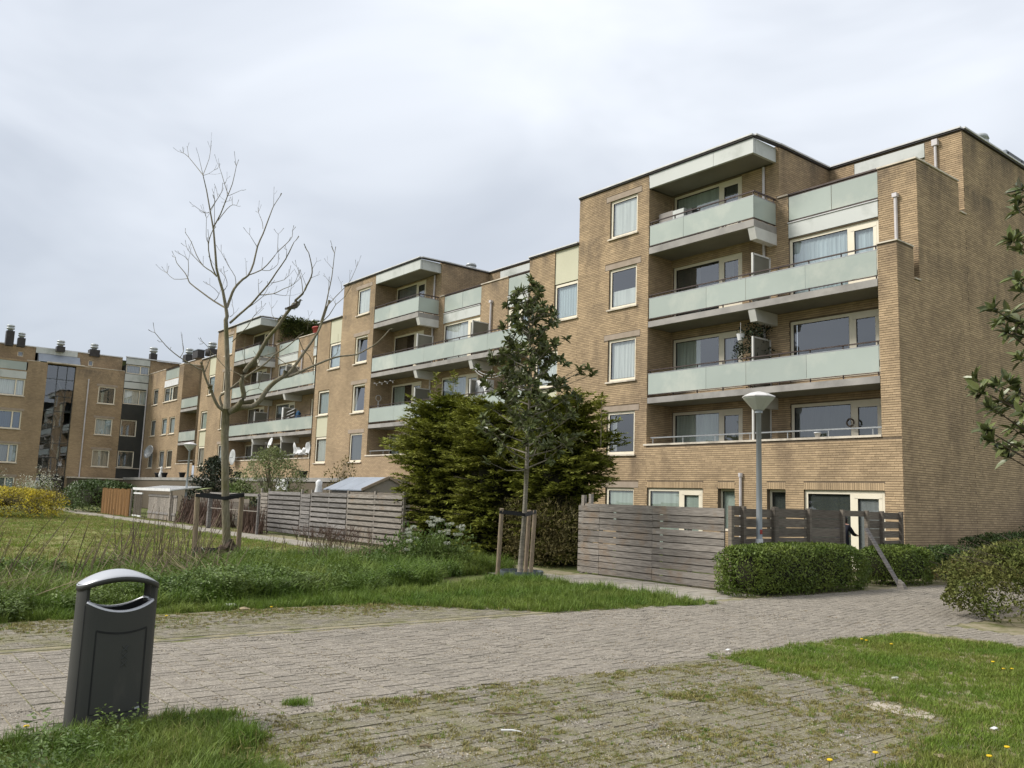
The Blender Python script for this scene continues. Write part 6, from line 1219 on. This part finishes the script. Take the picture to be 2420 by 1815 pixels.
midg = [clump(34, .08, .17, .007, .9, grass_dk, 'mid') for _ in range(3)]+[clump(14, .08, .15, .006, 1.1, drygrass, 'middry')]
tallg = [clump(40, .13, .36, .009, 1.1, grass_dk, 'tall') for _ in range(3)]
herbs = [herb(34, .32, .085, herb_m, 'herb') for _ in range(3)]+[herb(26, .16, .07, herb_m, 'lowherb')]
farg = [clump(34, .26, .07, .014, .8, grass_m, 'far')]+[clump(36, .26, .07, .014, .9, drygrass, 'fardry')]
mossy = mat('dry olive moss', (.20, .18, .055, 1), (.27, .235, .09, 1), .9, 3, rand=.4)
tuft = [clump(22, .04, .045, .006, 1.0, mossy, 'tuft'), clump(18, .03, .04, .005, .8, grass_m, 'tuft2'), clump(20, .05, .03, .007, 1.3, mossy, 'tuft3'), clump(22, .06, .028, .008, 1.4, mossy, 'tuft4'), clump(14, .04, .035, .005, 1.1, drygrass, 'tuft5')]
def gritp(n, r, m, name):
    b = MB()
    for _ in range(n):
        x, y = random.uniform(-r, r), random.uniform(-r, r); q = random.uniform(.003, .0075); b.hexa([(x-q, y-q*.6, 0), (x+q*.5, y-q, 0), (x+q, y+q*.7, 0), (x-q*.4, y+q, 0), (x-q*.5, y-q*.3, q*.8), (x+q*.3, y-q*.5, q*.9), (x+q*.4, y+q*.4, q*.7), (x-q*.2, y+q*.5, q)])
    me = bpy.data.meshes.new(name); me.from_pydata(b.v, [], b.f); me.materials.append(m); return bpy.data.objects.new(name, me)
grit = [gritp(14, .09, mat('pale grit', (.46, .42, .35, 1), (.34, .31, .26, 1), .8, 30, rand=.4), 'clump_grit'), gritp(12, .09, mat('dark grit', (.13, .115, .09, 1), (.09, .08, .06, 1), .8, 30, rand=.4), 'clump_grit2'), gritp(12, .09, mat('leaf crumbs', (.26, .19, .10, 1), (.18, .14, .07, 1), .8, 30, rand=.4), 'clump_grit3')]
RIGHT = [(-6.15, 7.9), (-5.3, 7.82), (-4.6, 7.84), (-3.8, 7.5), (-3.41, 7.1), (-3.14, 6.4), (-3.0, 5.6), (-1.6, 3.2), (1, 3.2), (1, 12.15), (-5.3, 12.1), (-6.05, 11.9), (-6.3, 9.5)]
P = fill(RIGHT, 480, lambda x, y: 1 if x < -1.0 else .3); scatter('short_grass', P, sc(P, .6, 1.15), shortg, 'short grass of the right-hand lawn wedge', 'grass')
FRONT = [(-6.42, -.6), (-6.45, 1.5), (-6.5, 2.15), (-6.3, 2.45), (-5.75, 2.42), (-5.3, 2.15), (-5.0, 2.3), (-4.6, 2.4), (-4.0, 1.9), (-4.0, -.6)]
P = fill(FRONT, 700); scatter('rough_grass', P, sc(P, .3, .8), midg, 'rough grass round the foot of the litter bin', 'grass'); P = fill([(-4.05, -3), (-4.05, 1.9), (-2, 2.1), (1.5, 2.2), (1.5, -3)], 130); scatter('rough_grass', P, sc(P, .5, 1.0), midg, 'rough grass beside the photographer, right of the bin', 'grass')
P = fill([(-6.35, .2), (-6.35, 1.9), (-5.6, 1.8), (-5.3, .9), (-5.6, .2)], 60); scatter('weeds', P, sc(P, .4, .7), herbs, 'weeds in the foreground grass', 'weeds')
WEDGE = [(-9.45, 12.2), (-9.65, 10.2), (-9.9, 8.7), (-10.7, 7.8), (-11.7, 6.9), (-11.95, 5.5), (-11.9, 3.2), (-11.9, -1), (-13.2, -1), (-13.3, 5), (-13.4, 9), (-14.6, 11.8)]
P = fill(WEDGE, 330); scatter('short_grass', P, sc(P, .6, 1.25), shortg+midg[:1], 'short grass verge between clinker path and herb bed', 'grass')
BED = [(-12.3, -1.5), (-12.5, 4), (-12.9, 6.5), (-13.6, 8.6), (-15.2, 10.5), (-15.9, 12.3), (-16.6, 13.4), (-20.2, 12.6), (-20.3, 10.2), (-19.2, 8.3), (-18.2, 6), (-17.4, 3), (-17.2, -1.5)]
P = fill(BED, 170); scatter('rough_grass', P, sc(P, .5, 1.35), midg+tallg[:1], 'tall rough grass of the herb bed', 'grass')
P = fill(BED, 46, lambda x, y: max(0, .35+1.6*nz2(x, y, .7))); scatter('tall_grass', P, sc(P, .6, 1.05), tallg, 'tall grass tussocks in the herb bed', 'grass')
P = fill(BED, 150, lambda x, y: max(0, .12+2.6*nz2(x+9, y, .9))); scatter('weeds', P, sc(P, .45, 1.2), herbs, 'leafy green weeds of the herb bed', 'weeds')
P = fill([(-13.2, 3.6), (-12.7, 5.6), (-13.6, 7.0), (-14.8, 6.4), (-14.6, 4.2)], 170); scatter('weeds', P, sc(P, .7, 1.25), herbs[:3], 'dense dark weed clump before the bare tree', 'weeds')
P = fill([(-11.9, .8), (-12, 2.1), (-13.2, 2.4), (-13.3, 1.0)], 150); scatter('weeds', P, sc(P, .6, 1.1), herbs[:3], 'dense dark weed clump left of the bin', 'weeds')
P = fill([(-17, -2), (-17.8, 4), (-19.5, 9), (-20.4, 11.75), (-62, 11.85), (-62, 2)], 16); scatter('lawn_grass', P, sc(P, .6, 1.2, .4), farg, 'mown grass of the far lawn', 'grass')
P = fill([(-60, 13.1), (-60, 13.5), (-34, 14.0), (-34, 13.1)], 9); scatter('lawn_grass', P, sc(P, .6, 1.2, .4), farg, 'grass strip along the garden fences', 'grass')
MOSS = [(-6.4, 2.3), (-6.3, 5), (-6.0, 7.9), (-4.6, 7.85), (-3.7, 7.5), (-3.1, 6.4), (-2.9, 5.2), (-1.2, 2.4), (-4, 2.2)]
GR = [(-9.8, -.5), (-9.8, 8.5), (-9.6, 13), (-6.3, 12.9), (-6.2, 8), (-4.6, 7.9), (-3.7, 7.5), (-3.0, 6), (-1.2, 2.6), (-4.6, 2.4), (-6.4, 2.4), (-6.5, -.5)]
P = fill(GR, 95, lambda x, y: max(0, .25+.5*nz2(x, y, 1.7)+(.4 if x > -6.3 else 0)), zb=-.001); scatter('grit', P, rng.uniform(.45, 1.2, len(P)), grit, 'pale grit and crumbs strewn over the worn paving', 'grit', lean=0)
P = fill(MOSS, 1500, lambda x, y: max(0, .17+.8*nz2(x, y, 1.1)+.8*nz2(x, y, 5)+(.3 if ((x+6.19) % .108) < .025 else 0)), zb=-.004); scatter('moss_tufts', P, sc(P, .2, .75), tuft, 'dry moss and grass tufts in the joints of the front paving', 'moss')
P = fill([(-9.9, -1), (-9.9, 8.2), (-10.8, 7.8), (-11.8, 6.8), (-11.9, -1)], 520, lambda x, y: min(1, max(0, .12+.5*abs(nz2(x, y, 1.5))+.9*(-x-10.8))), zb=-.004); scatter('moss_tufts', P, sc(P, .3, .95), tuft, 'grass tufts in the mossy brick strip beside the herb bed', 'moss')
edge = [(x+rng.normal(0, .07), y+rng.normal(0, .09), -.015) for x, y in zip(np.interp(np.linspace(0, 1, 420), [0, .25, .5, .75, 1], [-6.3, -5.3, -3.8, -3.1, -1.6]), np.interp(np.linspace(0, 1, 420), [0, .25, .5, .75, 1], [8, 7.8, 7.5, 6.2, 3.2]))]+[(x+rng.normal(0, .06), y+rng.normal(0, .08), -.015) for x, y in zip(np.linspace(-6.5, -4.2, 260), np.interp(np.linspace(-6.5, -4.2, 260), [-6.5, -5.7, -5.3, -4.2], [2.4, 2.5, 2.3, 2.3]))]
scatter('short_grass', np.array(edge), rng.uniform(.3, .9, len(edge)), shortg+tuft, 'ragged grass along the paving edges', 'grass')
for x, y, lb in ((1008, 1664, 'grass tuft growing alone in the front paving joints'),): pass
for (x, y) in ((700, 1665), (534, 1690), (488, 1693), (402, 1700)):
    g_ = gnd(x, y); P = g_+np.stack([rng.normal(0, .04, 22), rng.normal(0, .05, 22), np.zeros(22)], 1); scatter('grass_tuft', P, rng.uniform(.5, .9, 22), shortg, 'lone grass tuft on the near edge of the clinker paving', 'grass')
# stems
def stems(name, P, h, lean, m, label, r=.006, kink=.15):
    b = MB()
    for x, y in P:
        hh = h*random.uniform(.5, 1.2); dx, dy = random.gauss(lean[0], lean[2]), random.gauss(lean[1], lean[2]); p0 = Vector((x, y, -.02)); p2 = p0+Vector((dx*hh, dy*hh, hh)); p1 = (p0+p2)/2+Vector((random.gauss(0, kink*.2), random.gauss(0, kink*.2), .02)); b.tube([p0, p1, p2], [r, r*.8, r*.45], 4, cap=False)
        if random.random() < .4: q_ = p1+Vector((random.gauss(0, .12), random.gauss(0, .12), hh*.3)); b.tube([p1, q_], [r*.6, r*.3], 3, cap=False)
    return tag(b.build(name, m), label, 'stems', kind='stuff')
rp_ = lambda n, x0, x1, y0, y1: [(random.uniform(x0, x1), random.uniform(y0, y1)) for _ in range(n)]
stems('dry_stems', rp_(75, -17.5, -14.3, .8, 5.5), 1.0, (.1, .35, .2), stem_m, 'tall leaning dry stems left of the bare tree', .009)
stems('dry_stems', rp_(70, -18, -16.5, 4.5, 6.2), 1.2, (0, .05, .16), stem_m, 'cluster of upright dark stems left of the bare tree', .009)
stems('dry_stems', rp_(70, -20, -17, 8, 11), .75, (0, .05, .22), stem_m, 'thin upright stems right of the bare tree', .007)
stems('straw', rp_(70, -16.5, -14.8, 4.3, 6.0), .6, (-.4, -.75, .5), straw_m, 'bent pale straw stems lying over the weeds', .007, .8)
stems('straw', rp_(110, -14.5, -12.8, 1.2, 2.8), .5, (.3, .2, .9), straw_m, 'flattened straw left of the bin', .006, .8)
stems('straw', rp_(150, -19.5, -17.3, 9.6, 11.6), .5, (.5, .6, .6), straw_m, 'flattened straw beside the cow parsley', .006, .9)
ph = thing('bare_shrub', 'reddish brown leafless shrub in front of the slatted fence', 'shrub', (-24, 12.2, 0)); b = MB()
def twig(p, d, l, r, dep):
    q = p+d*l; b.tube([p, (p+q)/2+Vector((random.gauss(0, .02), random.gauss(0, .02), 0)), q], [r, r*.8, r*.6], 4, cap=False)
    if dep:
        for _ in range(3): twig(p.lerp(q, random.uniform(.4, 1)), (d+Vector((random.gauss(0, .45), random.gauss(0, .45), random.gauss(.1, .3)))).normalized(), l*.68, r*.6, dep-1)
for _ in range(34): twig(Vector((random.uniform(-25.6, -22.2), random.uniform(11.6, 12.9), 0)), Vector((random.gauss(0, .3), random.gauss(0, .3), 1)).normalized(), .36, .012, 3)
b.build('twigs', redtwig_m, ph)
# cow parsley
cpb = gnd(1015, 1345); t = thing('cow_parsley', 'tall white flowering cow parsley before the conifers', 'plant', cpb); b = MB(); U = []; 
for k in range(28):
    fx, fy = rng.uniform(958, 1092), 0; fy = np.interp(fx, [958, 1000, 1025, 1092], [1255, 1232, 1225, 1245])+abs(rng.normal(0, 22)); D = float((AX.T @ (cpb-np.array([0, 0, EYE])))[2])+rng.uniform(-.5, .5); p = at(fx, fy, D); s0 = cpb+np.array([rng.uniform(-.35, .35), rng.uniform(-.5, .5), 0]); b.tube([s0, (s0+p)/2+np.array([0, 0, .1]), p], [.009, .006, .003], 4, cap=False)
    for j in range(9): a = j*.7; q = p+np.array([math.cos(a)*.05, math.sin(a)*.05, .03]); b.tube([p, q], [.002, .0015], 3, cap=False); U.append(q)
b.build('stem', herb_m, t); U = np.array(U); leafobj('umbel', leafcloud(U, .028, 16, .02, .018, quads=1), leaf_wh, t); leafobj('leaves', leafcloud(cpb+rng.normal(size=(150, 3))*np.array([.5, .6, .2])+np.array([0, 0, .42]), .15, 16, .11, .035), herb_m, t)
# dandelions, sticks and scraps, each on its own
def dandelion(x, y, lb):
    p = gnd(x, y); t = thing('dandelion', lb, 'flower', p, group='dandelions dotted in the grass'); b = MB(); b.tube([(p[0], p[1], -.02), (p[0]+.01, p[1], .045)], .003, 4); b.build('stem', herb_m, t); b = MB(); b.lathe((p[0]+.01, p[1], .045), [(.006, 0), (.019, .007), (.017, .013), (.004, .012)], 10); b.build('flower_head', yellow_m, t)
for x, y, lb in ((392, 1465, 'dandelion just right of the litter bin lid'), (640, 1443, 'dandelion right of the cream scrap at the weed edge'), (1010, 1403, 'dandelion in the verge left of the magnolia'), (1126, 1353, 'dandelion pair member nearer the magnolia stakes'), (1112, 1348, 'dandelion pair member farther from the magnolia stakes'),
    (2035, 1520, 'left one of two close dandelions at the top of the right lawn'), (2046, 1523, 'right one of two close dandelions at the top of the right lawn'), (2105, 1532, 'single dandelion right of the close pair on the right lawn'), (2345, 1575, 'left one of three dandelions at the right edge'), (2370, 1592, 'middle one of three dandelions at the right edge'), (2390, 1592, 'right one of three dandelions at the right edge'),
    (2066, 1797, 'dandelion beside the curled pale scrap, bottom right'), (2377, 1783, 'upper dandelion in the bottom right corner'), (2335, 1805, 'lower dandelion in the bottom right corner'), (60, 1735, 'dandelion left of the litter bin foot'), (1958, 1815, 'dandelion cut by the bottom edge of the picture')): dandelion(x, y, lb)
def stick(x0, y0, x1, y1, label, m, r=.005, name='stick'):
    a, c = gnd(x0, y0), gnd(x1, y1); a[2] = c[2] = .006+r; t = thing(name, label, 'stick', a); b = MB(); b.tube([a, (a+c)/2+np.array([0, .004, .006]), c], [r, r, r*.7], 6); b.build('twig', m, t)
stick(1158, 1690, 1246, 1693, 'longest pale stick lying on the front paving', straw_m, .006); stick(1184, 1730, 1232, 1734, 'short thick whitish stick nearest the picture bottom', white_m, .007); stick(1148, 1680, 1165, 1685, 'forked end of twig beside the longest pale stick', straw_m, .004); stick(1276, 1750, 1304, 1755, 'short grey stick at the middle of the front paving', twig_m, .006); stick(1137, 1620, 1184, 1621, 'dark thin stick on the clinker paving', black_m, .004); stick(991, 1768, 1020, 1770, 'short tan stick near the bottom edge', straw_m, .009); stick(1739, 1548, 1775, 1546, 'pale stick at the tip of the right grass', straw_m, .006)
def scrap(x, y, s, label, m=white_m):
    p = gnd(x, y); t = thing('litter_scrap', label, 'litter', p); b = MB(); n = 7
    for k in range(n): a = k*6.283/n; b.v.append((p[0]+s*math.cos(a)*random.uniform(.6, 1.1), p[1]+s*1.3*math.sin(a)*random.uniform(.6, 1.1), .012+random.uniform(0, s*.5)))
    b.v.append((p[0], p[1], .02+s*.35)); b.f += [(k, (k+1) % n, n) for k in range(n)]; b.m += [0]*n; b.v += [(v[0], v[1], v[2]-.004) for v in b.v[:n+1]]; b.f += [(n+1+(k+1) % n, n+1+k, 2*n+1) for k in range(n)]; b.m += [0]*n; b.f += [(k, n+1+k, n+1+(k+1) % n, (k+1) % n) for k in range(n)]; b.m += [0]*n; b.build('scrap', m, t)
sp = MB(); pts_ = [gnd(x, y) for x, y in ((2040, 1668), (2075, 1660), (2120, 1668), (2165, 1676), (2215, 1690), (2200, 1702), (2150, 1694), (2100, 1684), (2060, 1678))]
sp.v = [(p_[0], p_[1], .0035) for p_ in pts_]; sp.f = [tuple(range(len(pts_)))]; sp.m = [0]; tag(sp.build('sand_patch', mat('washed sand', (.42, .37, .30, 1), (.34, .30, .24, 1), .95, 12)), 'pale washed sand lying where the front paving meets the right lawn', 'sand', kind='stuff')
scrap(551, 1434, .09, 'crumpled cream scrap at the edge of the weeds', leaf_wh); scrap(577, 1441, .07, 'yellowish scrap just right of the crumpled cream one', straw_m); scrap(442, 1709, .05, 'white scrap beside the foreground grass right of the bin'); scrap(168, 1768, .035, 'small white paper in the foreground grass before the bin'); scrap(2222, 1795, .05, 'curled pale scrap at the bottom of the right grass', straw_m); scrap(2350, 1726, .03, 'white scrap low in the right grass'); scrap(2115, 1607, .035, 'round cream puffball in the right grass', leaf_wh); scrap(1720, 1539, .03, 'white scrap at the tip of the right grass wedge'); scrap(86, 1453, .05, 'white scrap left of the bin at the weed edge')
print('objects', len(scene.objects))
